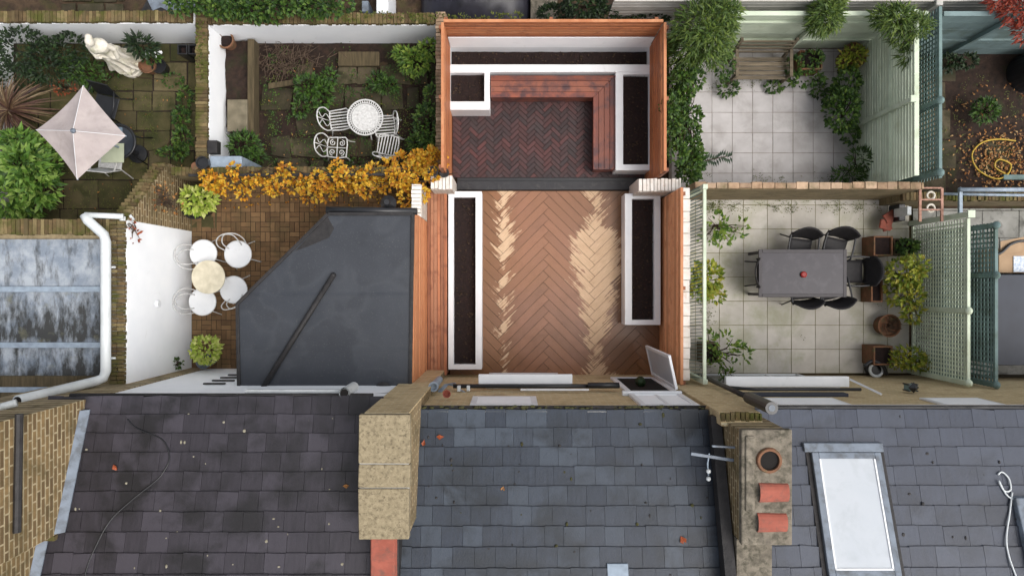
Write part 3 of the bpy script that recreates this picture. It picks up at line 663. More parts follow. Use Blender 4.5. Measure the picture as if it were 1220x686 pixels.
# ---------------------------------------------------------------- houses
TAN = .35
def slates(x0, x1, yE, zE, S_, g=.272, sw=.31, wl=None):
    mb = MB(); r = 0; s = -.04
    L_ = g * 1.25
    while s < S_:
        x = x0 - (sw / 2 if r % 2 else 0) - R.uniform(0, .05)
        while x < x1:
            wdt = sw * R.uniform(.9, 1.06) * (1.55 if R.random() < .05 else 1)
            a, b_ = max(x + .0022, x0), min(x + wdt - .0022, x1)
            x += wdt
            if b_ - a < .03: continue
            e = R.uniform(-.006, .006); k = R.uniform(-.005, .005) * (3 if R.random() < .04 else 1); lift = R.uniform(0, .006) + .012
            s0, s1 = s + e, s + L_
            zz = lambda q: zE + q * TAN
            if wl and wl((a + b_) / 2, s): continue
            q = lambda xx, ss, h: (xx, yE - ss, zz(ss) + h)
            h0, h1 = .022 + lift, .004
            bt = [q(a, s0 + k, h0 - .016), q(a, s1, h1 - .008), q(b_, s1, h1 - .008), q(b_, s0 - k, h0 - .016)]
            tp = [q(a, s0 + k, h0), q(a, s1, h1), q(b_, s1, h1), q(b_, s0 - k, h0)]
            mb.hexa(bt, tp)
        s += g; r += 1
    return mb
def house(label, x0, x1, yE, zE, S_, wallmat, slate, wo=.05, sw=.31):
    t = thing('terraced_house', label, 'house', ((x0 + x1) / 2, yE - 2.5, 0))
    MB().box(x0, x1, yE - 2 * S_, yE + wo, -.05, zE - .1).build('wall', m_[wallmat], t)
    r = thing('roof', None, None, t.location); r.parent = t; r.location = (0, 0, 0); WL[r.name] = Vector(t.location)
    zt_ = zE + S_ * TAN
    base = MB().add([(x0, yE + .08, zE - .03), (x1, yE + .08, zE - .03), (x1, yE - S_, zt_ - .006), (x0, yE - S_, zt_ - .006), (x1, yE - 2 * S_, zE), (x0, yE - 2 * S_, zE), (x0, yE + .08, zE - .12), (x1, yE + .08, zE - .12), (x0, yE - 2 * S_, zE - .12), (x1, yE - 2 * S_, zE - .12)],
                    [(0, 1, 2, 3)[::-1], (3, 2, 4, 5)[::-1], (0, 6, 7, 1), (5, 4, 9, 8), (0, 3, 5, 8, 6), (1, 7, 9, 4, 2), (6, 8, 9, 7)])
    base.build('roof_deck', m_['leaddark'], r)
    slates(x0, x1, yE + .08, zE, S_, sw=sw).build('slates', m_[slate], r)
    return t
def gutter(t, x0, x1, y, z, r=.055, mat='black'):
    # open half-round trough
    mb = MB(); n = 8; v = []
    for xx in (x0, x1):
        for rr in (r, r * .8):
            for i in range(n + 1):
                a = math.pi * i / n; mb.v.append((xx, y + rr * math.cos(a), z - rr * math.sin(a)))
    k = n + 1
    for i in range(n):
        mb.f += [(i, i + 1, 2 * k + i + 1, 2 * k + i), (k + i, 3 * k + i, 3 * k + i + 1, k + i + 1)]
    for q in (0, n): mb.f.append((q, 2 * k + q, 3 * k + q, k + q))
    for i in range(n): mb.f += [(i, k + i, k + i + 1, i + 1), (2 * k + i, 2 * k + i + 1, 3 * k + i + 1, 3 * k + i)]
    return mb.build('gutter', m_[mat], t)
YL, ZL = -1.82, 4.22; YM, ZM = -2.02, 4.27; YR, ZR_ = -2.03, 4.22
HL = house('terraced house with purple grey slate roof and white painted rear wall', -7.3, -2.02, YL, ZL, 3.6, 'whitewall', 'slate1')
HM = house('middle terraced house with blue grey slate roof and yellow brick rear wall', -1.62, 3.08, YM, ZM, 3.6, 'facadex', 'slate2', .12)
SKX = (4.42, 5.58); SKS = (.42, 2.35)
HR = house('right terraced house with smooth grey blue slate roof and a roof window', 3.7, 12.2, YR, ZR_, 3.6, 'facadex', 'slate3', .11, sw=.36)
MB().tube([(-7.0, YL + .12, ZL - .05), (-2.2, YL + .12, ZL - .05)], .035, 8).build('gutter', m_['leaddark'], HL, smooth=True)
MB().box(X(290, 4.1), X(409, 4.1), YL + .1, YL + .19, 3.95, 4.06).build('white_fascia', m_['whiteplastic'], HL, bevel=.01)
gutter(HM, -1.42, 3.05, YM + .135, ZM - .0, .045, 'leaddark')
MB().box(-1.42, 3.05, YM + .075, YM + .088, ZM - .02, ZM + .03).build('fascia', m_['offwhite'], HM)
gutter(HR, 3.85, 9.6, YR + .14, ZR_ + .0, .055)
MB().tube([(X(411, 4.2), YL + .17, 3.6), (X(411, 4.2), YL + .17, 4.25)], .085, 16, cap=False).tube([(X(411, 4.2), YL + .17, 3.6), (X(411, 4.2), YL + .17, 4.23)], .066, 12).build('soil_pipe', m_['whiteplastic'], label='white pipe with open mouth by the eave below the flat roof', cat='pipe')
MB().tube([(X(411, 4.2), YL + .17, 4.231), (X(411, 4.2), YL + .17, 4.236)], .064, 12).build('pipe_mouth', m_['darkhole'], bpy.data.objects['soil_pipe'])
MB().tube([P(418, 482, 3.6), P(428, 474, 3.6), P(440, 473, 3.6), P(452, 478, 3.6)], .07, 8).tube([P(440, 473, 3.6), P(470, 470, 3.4)], .05, 8).build('rainwater_pipe', m_['black'], smooth=True, label='bent black rainwater pipe beside the pebbled chimney base', cat='pipe')
# windows and doors on the rear walls
def window(h, x0, x1, z0, z1, yw, name='window', depth=.09, open_=None, glass='glassdark', bars=1, sill=True, fr=.07):
    f = MB(); y0, y1 = yw, yw + depth
    f.box(x0, x0 + fr, y0, y1, z0, z1).box(x1 - fr, x1, y0, y1, z0, z1).box(x0 + fr, x1 - fr, y0, y1, z0, z0 + fr).box(x0 + fr, x1 - fr, y0, y1, z1 - fr, z1)
    for i in range(bars):
        xx = x0 + (x1 - x0) * (i + 1) / (bars + 1); f.box(xx - .025, xx + .025, y0, y1 - .01, z0 + fr, z1 - fr)
    w_ = f.build(name, m_['white'], h, bevel=.006)
    WL[w_.name] = org(h)
    MB().box(x0 + fr, x1 - fr, y0 + .01, y0 + .03, z0 + fr, z1 - fr).build('pane', m_[glass], w_)
    if sill: MB().box(x0 - .05, x1 + .05, yw + .002, yw + .2, z0 - .07, z0 - .002).build('sill', m_['white'], w_, bevel=.006)
    return w_
ym = YM + .12
MB().box(X(570, 2.3), X(682, 2.3), Y(459.5, 2.3), Y(446, 2.3), 2.2, 2.3).build('door_canopy', m_['white'], HM, bevel=.01)
window(HM, -.5, 1.0, .06, 2.1, ym, 'patio_door', .05, bars=2, sill=False)
window(HM, X(561, 3.7), X(640, 3.7), 3.15, 4.0, ym, 'window', .03, glass='whitewall', bars=0, sill=False, fr=.1)
window(HM, 2.05, 2.98, .75, 2.9, ym, 'window', .05, glass='darkhole', bars=0, sill=False, fr=.1)
window(HM, 2.05, 2.98, 2.96, 4.15, ym, 'window', .05, glass='whitewall', bars=1, sill=False, fr=.09)  # closed upper pane painted white for the sky it reflects
MB().box(1.95, 3.0, ym, ym + .08, 2.86, 2.955).build('transom', m_['white'], HM, bevel=.006)
# open casement leaf
t = thing('open_casement', 'white framed window leaf standing open above the deck corner', 'window', (2.95, ym + .1, .75))
hp = Vector((2.93, ym + .1, 0)); fp = Vector((2.80, ym + .70, 0)); dd = (fp - hp)
f = MB()
z0, z1 = .75, 2.85
for u in (.04, .96): f.beam(hp + dd * u + Vector((0, 0, z0)), hp + dd * u + Vector((0, 0, z1)), .05, .06, (dd.x, dd.y, 0))
for zz in (z0 + .03, z1 - .03): f.beam(hp + dd * .0 + Vector((0, 0, zz)), hp + dd + Vector((0, 0, zz)), .045, .07)
f.build('sash', m_['white'], t, bevel=.006)
f = MB().beam(hp + dd * .06 + Vector((0, 0, (z0 + z1) / 2)), hp + dd * .94 + Vector((0, 0, (z0 + z1) / 2)), .012, z1 - z0 - .12)
f.build('pane', m_['skyglass'], t)
# pipes and clutter on the middle rear wall
mb = MB(); zz = 2.45; yy = ym + .1
t = thing('waste_pipe', 'black horizontal waste pipe along the middle brick rear wall', 'pipe', (X(640, zz), yy, zz))
MB().tube([(X(540, zz), yy, zz), (X(738, zz), yy, zz)], .04, 10).tube([(X(700, zz), yy + .02, zz + .05), (X(737, zz), yy + .02, zz + .05)], .055, 10).build('pipe', m_['black'], t, smooth=True)
MB().box(X(620, zz), X(700, zz), yy - .05, yy - .02, zz + .18, zz + .22).build('white_cover', m_['white'], t)
MB().lathe((X(516, 3), ym + .16, 2.9), [(.07, -.9), (.07, 0), (.09, 0), (.09, .06), (.06, .06), (.05, .0), (0, 0)], 14).build('pipe_terminal', m_['steel'], label='round grey grated pipe terminal in the corner by the chimney', cat='pipe')
mb = MB()
for i in range(3):
    a = P(520 + i * 3, 468, 2.4); mb.tube([a + Vector((0, .02 * i, .15)), P(530 + i * 2, 458, 2.2), P(542, 456 + i * 2, 2.3), P(548, 464, 2.5), P(556, 468, 2.5)], .012, 6)
mb.build('loose_cable', m_['steel'], label='loose grey cables tangled by the corner of the middle rear wall', cat='cable', smooth=True)
MB().box(X(545, 2.5), X(549, 2.5), ym + .02, ym + .12, 2.4, 2.6).box(X(556, 2.5), X(560, 2.5), ym + .02, ym + .12, 2.4, 2.55).build('junction_box', m_['whiteplastic'], label='two small white junction boxes among the loose cables', cat='box', bevel=.01)
MB().lathe((X(532, 3.6), ym + .13, 3.45), [(.05, 0), (.07, .12), (.055, .12), (.045, .06), (0, .06)], 12).build('wall_pot', m_['terra'], label='tiny dark red pot on the rear wall by the chimney corner', cat='pot')
MB().lathe((2.45, ym - .0, 1.9), [(.0, 0), (.1, .05), (.08, .2), (.0, .25)], 10).build('window_plant', m_['lf_dark'], label='dark little plant standing inside the open casement window', cat='plant')
bpy.data.objects['window_plant'].location.y += .12
# right house doors, windows, lantern
yr = YR + .11
MB().box(X(865, 2.2), X(1012, 2.2), Y(461, 2.2), Y(448.5, 2.2), 2.1, 2.2).build('door_canopy', m_['white'], HR, bevel=.01)
window(HR, 4.1, 6.25, .06, 2.0, yr, 'patio_door', .05, bars=2, sill=False)
MB().box(X(880, 2.85), X(1008, 2.85), yr + .001, yr + .06, 2.75, 2.95).build('door_track', m_['navy'], HR, bevel=.01)
MB().beam((X(1013, 2.3), Y(452, 2.3), 2.3), (X(1050, 2.9), yr + .04, 2.9), .035, .03).build('canopy_stay', m_['white'], HR)
window(HR, X(916, 3.6), X(1005, 3.6), 3.2, 3.95, yr, 'window', .03, glass='whitewall', bars=1, sill=False)
window(HR, X(1112, 3.6), X(1184, 3.6), 3.2, 4.0, yr, 'window', .03, glass='whitewall', bars=0, sill=False)
t = thing('wall_lantern', 'small glazed black lantern on the yellow brick rear wall', 'lantern', (X(1087, 2.6), yr + .12, 2.5))
MB().box(X(1087, 2.6) - .07, X(1087, 2.6) + .07, yr + .05, yr + .17, 2.45, 2.62).build('glass_case', m_['sagedark'], t)
a = (X(1087, 2.6), yr + .12)
mb = MB()
for sx in (-.075, .075):
    for sy in (-.065, .05): mb.box(a[0] + sx - .012, a[0] + sx + .012, a[1] + sy - .012, a[1] + sy + .012, 2.44, 2.64)
mb.lathe((a[0], a[1], 2.64), [(.1, 0), (.04, .05), (0, .07)], 4)
mb.build('lantern_frame', m_['black'], t)
# black downpipe with hopper on the right of the brick pier
t = thing('downpipe', 'black downpipe with wide open top beside the right chimney pier', 'pipe', (3.83, -1.77, 1.4))
MB().tube([(3.83, -1.77, 1.3), (3.83, -1.77, 4.05)], .045, 10).build('pipe', m_['black'], t, smooth=True)
MB().tube([(3.83, -1.77, 3.95), (3.83, -1.77, 4.93)], .095, 14).build('hopper', m_['black'], t, smooth=False)
MB().tube([(3.83, -1.77, 4.932), (3.83, -1.77, 4.937)], .05, 12).build('mouth', m_['lead'], t)
MB().tube([(3.9, -1.8, 2.6), (4.4, -1.83, 2.66), (6.3, -1.83, 2.66)], .03, 8).build('branch_pipe', m_['black'], t, smooth=True)
# party walls and chimneys
t = thing('chimney', 'wide brick chimney with pale pebbled capstones between the left and middle roofs', 'chimney', (-1.76, -2.6, 0))
MB().box(-2.06, -1.43, -3.42, -1.76, 0, 5.48).build('shaft', m_['bricky'], t)
MB().box(-2.055, -1.435, -1.765, -1.735, 0, 5.478).build('front_face', m_['facadex'], t)
mb = MB(); ys = [-1.735, -2.42, -2.75, -3.46]
MB().box(-2.1, -1.42, -3.45, -1.745, 5.478, 5.585).build('joint_mortar', m_['offwhite'], t)
for i in range(3):
    j = lambda: R.uniform(-.012, .012)
    y0_, y1_ = ys[i + 1] + .007, ys[i] - .007; q = [(-2.113 + j(), y0_), (-1.41 + j(), y0_ + j() * .3), (-1.41 + j(), y1_), (-2.113 + j(), y1_ + j() * .3)]
    mb.hexa([(*p, 5.48) for p in q], [(*p, 5.6 + .006 * i + j() * .5) for p in q])
mb.build('capstone', m_['pebble'], t, bevel=.012)
t = thing('party_wall', 'narrow party wall with terracotta coping tiles below the pebbled chimney', 'wall', (-1.82, -4.6, 4))
MB().box(-2.02, -1.62, -5.6, -3.43, 4, 5.22).build('wall_face', m_['leaddark'], t)
mb = MB()
for i in range(6):
    y0 = -3.47 - i * .4; zz = 5.3 - 0
    mb.hexa([(-2.03, y0 - .41, 5.22), (-1.64, y0 - .41, 5.22), (-1.64, y0, 5.2), (-2.03, y0, 5.2)], [(-2.0, y0 - .41, 5.32), (-1.67, y0 - .41, 5.32), (-1.67, y0, 5.30), (-2.0, y0, 5.30)])
mb.build('coping_tiles', m_['terra'], t, bevel=.01)
t = thing('chimney', 'weathered cement topped chimney with a round pot and two red half tiles', 'chimney', (3.5, -2.8, 0))
MB().box(3.197, 3.86, -3.55, -1.99, 0, 5.378).build('shaft', m_['bricky'], t)
MB().box(3.19, 3.9, -3.578, -1.967, 5.38, 5.5).build('capping', m_['cement'], t, bevel=.02)
MB().box(3.24, 3.37, -3.1, -2.05, 5.49, 5.53).build('flaunching', m_['cement'], t, bevel=.02)
c = P(916, 548, 5.5)
MB().lathe(c, [(.18, 0), (.175, .03), (.165, .045), (.135, .045), (.13, -.3)], 24).build('chimney_pot', m_['pot'], t, smooth=False)
MB().lathe((c.x, c.y, 5.5), [(.129, .0), (.129, .01), (0, .01)], 20).build('flue', m_['darkhole'], t)
for py, px0, px1 in ((589, 907, 942), (625, 905, 940)):
    x0, x1, yc = X(px0, 5.6), X(px1, 5.6), Y(py, 5.6); mb = MB(); n = 8
    hw_ = .135
    for xx, k in ((x0, 1.0), (x1, .94)):
        for rr in (1, .86):
            for i in range(n + 1):
                q = math.pi * i / n; mb.v.append((xx, yc + hw_ * k * rr * math.cos(q), 5.5 + .075 * rr * math.sin(q)))
    k = n + 1
    for i in range(n):
        mb.f += [(i, 2 * k + i, 2 * k + i + 1, i + 1), (k + i, k + i + 1, 3 * k + i + 1, 3 * k + i), (i, i + 1, k + i + 1, k + i), (2 * k + i, 3 * k + i, 3 * k + i + 1, 2 * k + i + 1)]
    mb.build('half_tile', m_['terra'], t)
t = thing('brick_pier', 'tall reddish brick pier rising to the roof in front of the cement topped chimney', 'pier', (3.35, -1.96, 0))
MB().add([(3.1, -2.04, 0), (3.72, -2.04, 0), (3.72, -1.86, 0), (3.1, -1.86, 0), (3.1, -2.04, 4.9), (3.72, -2.04, 4.9), (3.72, -1.86, 4.75), (3.1, -1.86, 4.75)],
         [(3, 2, 1, 0), (4, 5, 6, 7), (0, 1, 5, 4), (1, 2, 6, 5), (2, 3, 7, 6), (3, 0, 4, 7)]).build('pier_face', m_['facadex'], t)
coping(3.1, 3.72, -1.985, -1.85, 4.8, 'x', h=.05).build('coping', m_['coping'], t, bevel=.006)
t = thing('party_wall', 'cement rendered party wall with black valley gutter beside the middle roof', 'wall', (3.3, -4, 4))
MB().box(3.19, 3.69, -7, -3.56, 4, 5.3).build('wall_face', m_['cement'], t)
MB().add([(3.02, -1.95, 4.45), (3.18, -1.95, 4.45), (3.18, -7, 5.95), (3.02, -7, 5.95), (3.02, -1.95, 4.62), (3.17, -1.95, 4.64), (3.17, -7, 6.34), (3.02, -7, 6.32)],
         [(3, 2, 1, 0), (4, 5, 6, 7), (0, 1, 5, 4), (1, 2, 6, 5), (2, 3, 7, 6), (3, 0, 4, 7)]).build('valley_lead', m_['leaddark'], t)
# left end brick wall above the roof
t = thing('party_wall', 'tall yellow brick gable wall at the lower left with grey lead flashing', 'wall', (-7.2, -3.4, 2))
MB().box(-8.2, -6.7, -3.62, -1.75, 0, 7.2).build('near_gable', m_['bricky'], t)
MB().box(-8.2, -6.93, -8.0, -3.63, 0, 7.4).build('far_gable', m_['bricky'], t)
def flash(x, ya, yb):
    z = lambda y: ZL + (YL + .08 - y) * TAN
    return MB().hexa([(x, ya, z(ya)), (x, yb, z(yb)), (x + .1, yb, z(yb) + .03), (x + .1, ya, z(ya) + .03)][::-1], [(x, ya, z(ya) + .14), (x, yb, z(yb) + .14), (x + .1, yb, z(yb) + .05), (x + .1, ya, z(ya) + .05)][::-1])
flash(-6.698, -1.9, -3.6).build('flashing', m_['lead'], t); flash(-6.928, -3.65, -7).build('flashing', m_['lead'], t)
MB().box(-6.93, -6.70, -3.7, -3.632, 4.5, 5.0).build('brick_return', m_['coping'], t)
MB().tube([(-6.65, -1.7, 5.78), (-6.65, -3.28, 5.82)], .05, 8).build('wall_pipe', m_['leaddark'], t)
# roof window on the right roof
t = thing('roof_window', 'large sky-white glazed roof window in a grey frame on the right roof', 'skylight', (5, YR - 1.4, ZR_))
zz = lambda s: ZR_ + s * TAN
def rp(x, s, h): return (x, YR + .08 - s, zz(s) + h)
def rbox(x0, x1, s0, s1, h0, h1): return MB().hexa([rp(x0, s1, h0), rp(x1, s1, h0), rp(x1, s0, h0), rp(x0, s0, h0)], [rp(x0, s1, h1), rp(x1, s1, h1), rp(x1, s0, h1), rp(x0, s0, h1)])
x0, x1 = 4.6, 5.66; s0, s1 = .57, 2.29
mb = MB()
for a in ((x0, x0 + .1, s0, s1), (x1 - .1, x1, s0, s1), (x0 + .1, x1 - .1, s0, s0 + .09), (x0 + .1, x1 - .1, s1 - .14, s1)):
    q = rbox(*a, -.02, .1); mb.add(q.v, q.f)
mb.build('frame', m_['lead'], t, bevel=.01)
rbox(x0 - .1, x1 + .06, s0 - .13, s0 - .002, .0, .085).build('head_flashing', m_['lead'], t, bevel=.01)
mb = MB()
for a in ((x0 - .07, x0 - .003, s0, s1), (x1 + .003, x1 + .07, s0, s1)):
    q = rbox(*a, .0, .04); mb.add(q.v, q.f)
mb.build('side_flashing', m_['leaddark'], t)
rbox(x0 + .1, x1 - .1, s0 + .09, s1 - .14, .05, .085).build('pane', m_['skyglass'], t)
mb = MB()
for a in ((x0 + .1, x0 + .125, s0 + .09, s1 - .14), (x1 - .125, x1 - .1, s0 + .09, s1 - .14), (x0 + .1, x1 - .1, s1 - .165, s1 - .14)):
    q = rbox(*a, .086, .1); mb.add(q.v, q.f)
mb.build('seal', m_['white'], t)
# aerial / bracket on the right party wall
t = thing('aerial_bracket', 'blue grey aerial arms sticking out of the brick chimney side over the middle roof', 'aerial', P(870, 540, 5.1)[:])
MB().beam(P(823, 540, 5.15), P(874, 548, 5.15), .045, .03).beam(P(848, 531, 5.2), P(880, 533, 5.2), .03, .03).build('arm', m_['lead'], t, bevel=.008)
MB().tube([P(845, 540, 5.15), P(843, 552, 5.1), P(844, 566, 4.95)], .012, 6).build('cable', m_['steel'], t)
MB().ball(P(844, 561, 5.05), .035).ball(P(844, 570, 5.0), .035).build('insulator', m_['whiteplastic'], t, smooth=True)
# cables
def on_roof(px, py, yE, zE, h=.03):
    s = ((py - 343) / FP * (HC - zE) + yE) / (1 + (py - 343) / FP * TAN) if False else None
    k = (py - 343) / FP; y0 = yE + .08
    s = (k * (HC - zE - h) + y0) / (1 + k * TAN)
    z = zE + s * TAN + h
    return Vector(((px - 610) / FP * (HC - z), y0 - s, z))
def smooth(pts, n=6):
    out = []; k = len(pts)
    for i in range(k - 1):
        p0, p1, p2, p3 = pts[max(i - 1, 0)], pts[i], pts[i + 1], pts[min(i + 2, k - 1)]
        for j in range(n):
            u = j / n; out.append(.5 * ((2 * p1) + (p2 - p0) * u + (2 * p0 - 5 * p1 + 4 * p2 - p3) * u * u + (3 * p1 - p0 - 3 * p2 + p3) * u ** 3))
    return out + [pts[-1]]
MB().tube(smooth([on_roof(*p, YL, ZL) for p in ((152, 499), (160, 508), (172, 514), (194, 524), (202, 544), (196, 560), (185, 573), (154, 598), (129, 623), (108, 664), (100, 690))]), .012, 6).build('roof_cable', m_['black'], smooth=True, label='thin black cable snaking down the purple slate roof', cat='cable')
MB().tube(smooth([on_roof(*p, YR, ZR_, .05) for p in ((1189, 565), (1194, 562), (1202, 570), (1204, 583), (1196, 584), (1190, 572), (1200, 590), (1214, 596), (1228, 600))]), .013, 6).tube(smooth([on_roof(*p, YR, ZR_, .05) for p in ((1206, 586), (1203, 610), (1199, 640), (1202, 662), (1212, 690))]), .013, 6).build('roof_cable', m_['whiteplastic'], smooth=True, label='looped white cable hanging on the right roof edge', cat='cable')
a, b_ = on_roof(1203, 590, YR, ZR_, .0), on_roof(1222, 684, YR, ZR_, .0)
MB().hexa([(a.x, b_.y, b_.z), (a.x + .5, b_.y, b_.z), (a.x + .5, a.y, a.z), (a.x, a.y, a.z)], [(a.x, b_.y, b_.z + .12), (a.x + .5, b_.y, b_.z + .12), (a.x + .5, a.y, a.z + .12), (a.x, a.y, a.z + .12)]).build('roof_hatch', m_['lead'], bevel=.015, label='grey metal edged hatch cut by the right edge of the right roof', cat='hatch')
a = on_roof(736, 680, YM, ZM, .03)
MB().hexa([(a.x - .15, a.y - .2, a.z - .07 + .07), (a.x + .15, a.y - .2, a.z + .0), (a.x + .15, a.y + .1, a.z - .1), (a.x - .15, a.y + .1, a.z - .1)], [(a.x - .15, a.y - .2, a.z + .09), (a.x + .15, a.y - .2, a.z + .09), (a.x + .15, a.y + .1, a.z - .015), (a.x - .15, a.y + .1, a.z - .015)]).build('patch_slate', m_['steel'], label='single pale replacement slate at the bottom of the middle roof', cat='slate')
for (px, py, yE, zE, lb, r) in ((520, 520, YM, ZM, 'orange fallen leaf near the top left of the middle roof', .06), (504, 531, YM, ZM, 'small reddish leaf beside the pebbled chimney on the middle roof', .05),
                           (600, 579, YM, ZM, 'curled pale pink leaf in the middle of the middle roof', .05), (811, 638, YM, ZM, 'bright orange leaf at the lower right of the middle roof', .08),
                           (416, 578, YL, ZL, 'tan scrap of leaf by the chimney on the purple roof', .05), (135, 553, YL, ZL, 'pale lichen coloured leaf on the left of the purple roof', .06)):
    a = on_roof(px, py, yE, zE, .035)
    q = MB(); th_ = R.uniform(0, 6)
    q.leaf(a, Vector((math.cos(th_), math.sin(th_), .15)), Vector((0, 0, 1)), r * 2, r * 1.3, .3); q.build('fallen_leaf', m_['lf_rust' if 'orange' in lb or 'red' in lb else 'lf_fall'], label=lb, cat='leaf')

# moss cushions and debris caught on the slates
def roof_bits(n, x0, x1, yE, zE, r0, r1, mat, name):
    mb = MB()
    for _ in range(n):
        px, py = R.uniform(x0, x1), 490 + 270 * R.random()
        a = on_roof(px, py, yE, zE, .02); r = R.uniform(r0, r1)
        mb.ball(a, r, 7, (R.uniform(.6, 1.3), R.uniform(.7, 1.6), .6))
    mb.build(name, mat, kind='stuff')
roof_bits(34, 510, 850, YM, ZM, .012, .03, m_['leaddark'], 'roof_moss')
roof_bits(16, 510, 850, YM, ZM, .015, .035, m_['moss'], 'roof_moss')
roof_bits(46, 60, 420, YL, ZL, .01, .026, m_['lichen'], 'roof_lichen')
roof_bits(22, 1070, 1210, YR, ZR_, .012, .03, m_['leaddark'], 'roof_moss')
mb = MB()
for _ in range(110):
    x = R.uniform(-1.4, 3.0); mb.ball((x, YM + .135 + R.uniform(-.03, .03), ZM - .01), R.uniform(.012, .035), 6, (1.5, .8, .7))
mb.build('gutter_moss', m_['moss'], kind='stuff')
# ---------------------------------------------------------------- painted timber fences and trellises of the right-hand gardens
def board_fence(label, a, b, z1, n, mat, side, posts, rails=(.35, 1.1), name='boarded_fence', th=.02, batten=True, h=None):
    """boards lying lengthwise from ground point a to b; side points to the viewer's side"""
    a, b = Vector((*a, 0)), Vector((*b, 0)); nr = Vector((*side, 0)); t = thing(name, label, 'fence', ((a + b) / 2)[:])
    mb = MB(); hh = z1 / n
    for i in range(n):
        zc = hh * (i + .5); o_ = nr * (R.uniform(0, .004)); mb.beam(a + o_ + Vector((0, 0, zc)), b + o_ + Vector((0, 0, zc)), th, hh - (.022 if batten else .006))
    mb.build('board_panel', m_[mat], t, bevel=.002)
    mb = MB()
    for z in rails: mb.beam(a + nr * .032 + Vector((0, 0, z)), b + nr * .032 + Vector((0, 0, z)), .04, .07)
    if rails: mb.build('rail', m_[mat], t, bevel=.004)
    MB().beam(a + Vector((0, 0, z1 + .02)), b + Vector((0, 0, z1 + .02)), .09, .04).build('cap_rail', m_[mat], t, bevel=.005)
    for f in posts:
        q = a.lerp(b, f) + nr * .075
        p_ = MB().box(q.x - .04, q.x + .04, q.y - .04, q.y + .04, 0, z1 + .04).build('post', m_[mat], t, bevel=.005)
        WL[p_.name] = org(t)
        MB().box(q.x - .065, q.x + .065, q.y - .065, q.y + .065, z1 + .041, z1 + .09).build('post_cap', m_[mat], p_, bevel=.012)
    return t
def trellis(label, a, b, z0, z1, sp_, mat, side, posts, frame=.06, name='trellis_fence', wd=.02, solid=0, mids=()):
    a, b = Vector((*a, 0)), Vector((*b, 0)); nr = Vector((*side, 0)); t = thing(name, label, 'trellis', ((a + b) / 2)[:])
    d = (b - a); ln = d.length; d = d.normalized(); mb = MB(); k = int(ln / sp_)
    for i in range(1, k):
        q = a + d * (ln * i / k); mb.beam(q + Vector((0, 0, z0)), q + Vector((0, 0, z1)), wd, .01, (d.x, d.y, 0)) if False else mb.obox(q + Vector((0, 0, (z0 + z1) / 2)), (wd if abs(d.x) > .5 else .01, wd if abs(d.y) > .5 else .01, z1 - z0))
    n = int((z1 - z0) / sp_)
    for i in range(1, n):
        zc = z0 + (z1 - z0) * i / n; mb.beam(a + nr * .011 + Vector((0, 0, zc)), b + nr * .011 + Vector((0, 0, zc)), .01, wd)
    mb.build('lattice', m_[mat], t)
    mb = MB(); mb.beam(a + Vector((0, 0, z1)), b + Vector((0, 0, z1)), .06, frame); MB().beam(a + Vector((0, 0, z0)), b + Vector((0, 0, z0)), .05, frame).build('bottom_rail', m_[mat], t, bevel=.004)
    for z in mids: mb.beam(a + nr * .01 + Vector((0, 0, z)), b + nr * .01 + Vector((0, 0, z)), .045, .05)
    mb.build('frame_rail', m_[mat], t, bevel=.004)
    for f in posts:
        q = a.lerp(b, f) + nr * .03
        p_ = MB().box(q.x - .045, q.x + .045, q.y - .045, q.y + .045, 0, z1 + .05).build('post', m_[mat], t, bevel=.006)
        WL[p_.name] = org(t)
        MB().lathe((q.x, q.y, z1 + .05), [(.07, 0), (.075, .03), (.05, .06), (.03, .09), (0, .1)], 12).build('post_cap', m_[mat], p_, smooth=True)
    if solid: MB().beam(a + Vector((0, 0, solid / 2)), b + Vector((0, 0, solid / 2)), .02, solid - .02).build('kick_board', m_[mat], t)
    return t
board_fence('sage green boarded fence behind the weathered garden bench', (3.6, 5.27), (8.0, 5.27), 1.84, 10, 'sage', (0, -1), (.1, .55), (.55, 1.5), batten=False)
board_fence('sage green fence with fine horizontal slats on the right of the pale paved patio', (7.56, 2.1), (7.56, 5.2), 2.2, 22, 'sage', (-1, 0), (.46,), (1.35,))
trellis('blue green lattice trellis beyond the sage fence with a square post', (8.0, 2.05), (8.0, 5.25), .9, 2.22, .09, 'sagedark', (-1, 0), (.03, .45), solid=.9, wd=.036)
board_fence('plain blue grey boarded fence at the back of the leaf strewn garden', (8.1, 5.14), (11.9, 5.14), 2.15, 6, 'mist', (0, -1), (.35, ), (.9,), batten=False)
board_fence('off white fence with a white top rail running behind the back gardens', (1.95, 5.5), (11.9, 5.5), 1.95, 14, 'offwhite', (0, -1), (.16, .44, .62, .81), (), name='boarded_fence')
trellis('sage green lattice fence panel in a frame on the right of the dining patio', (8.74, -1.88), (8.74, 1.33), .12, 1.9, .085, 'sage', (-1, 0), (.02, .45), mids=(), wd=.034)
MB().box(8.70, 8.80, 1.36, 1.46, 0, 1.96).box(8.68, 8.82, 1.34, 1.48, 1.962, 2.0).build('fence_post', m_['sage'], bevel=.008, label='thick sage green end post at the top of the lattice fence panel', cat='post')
trellis('dark blue green lattice fence beside the navy lidded box', (9.2, -1.9), (9.2, 1.25), .5, 2.0, .095, 'sagedark', (-1, 0), (.02, .68, .98), solid=.5, wd=.04)
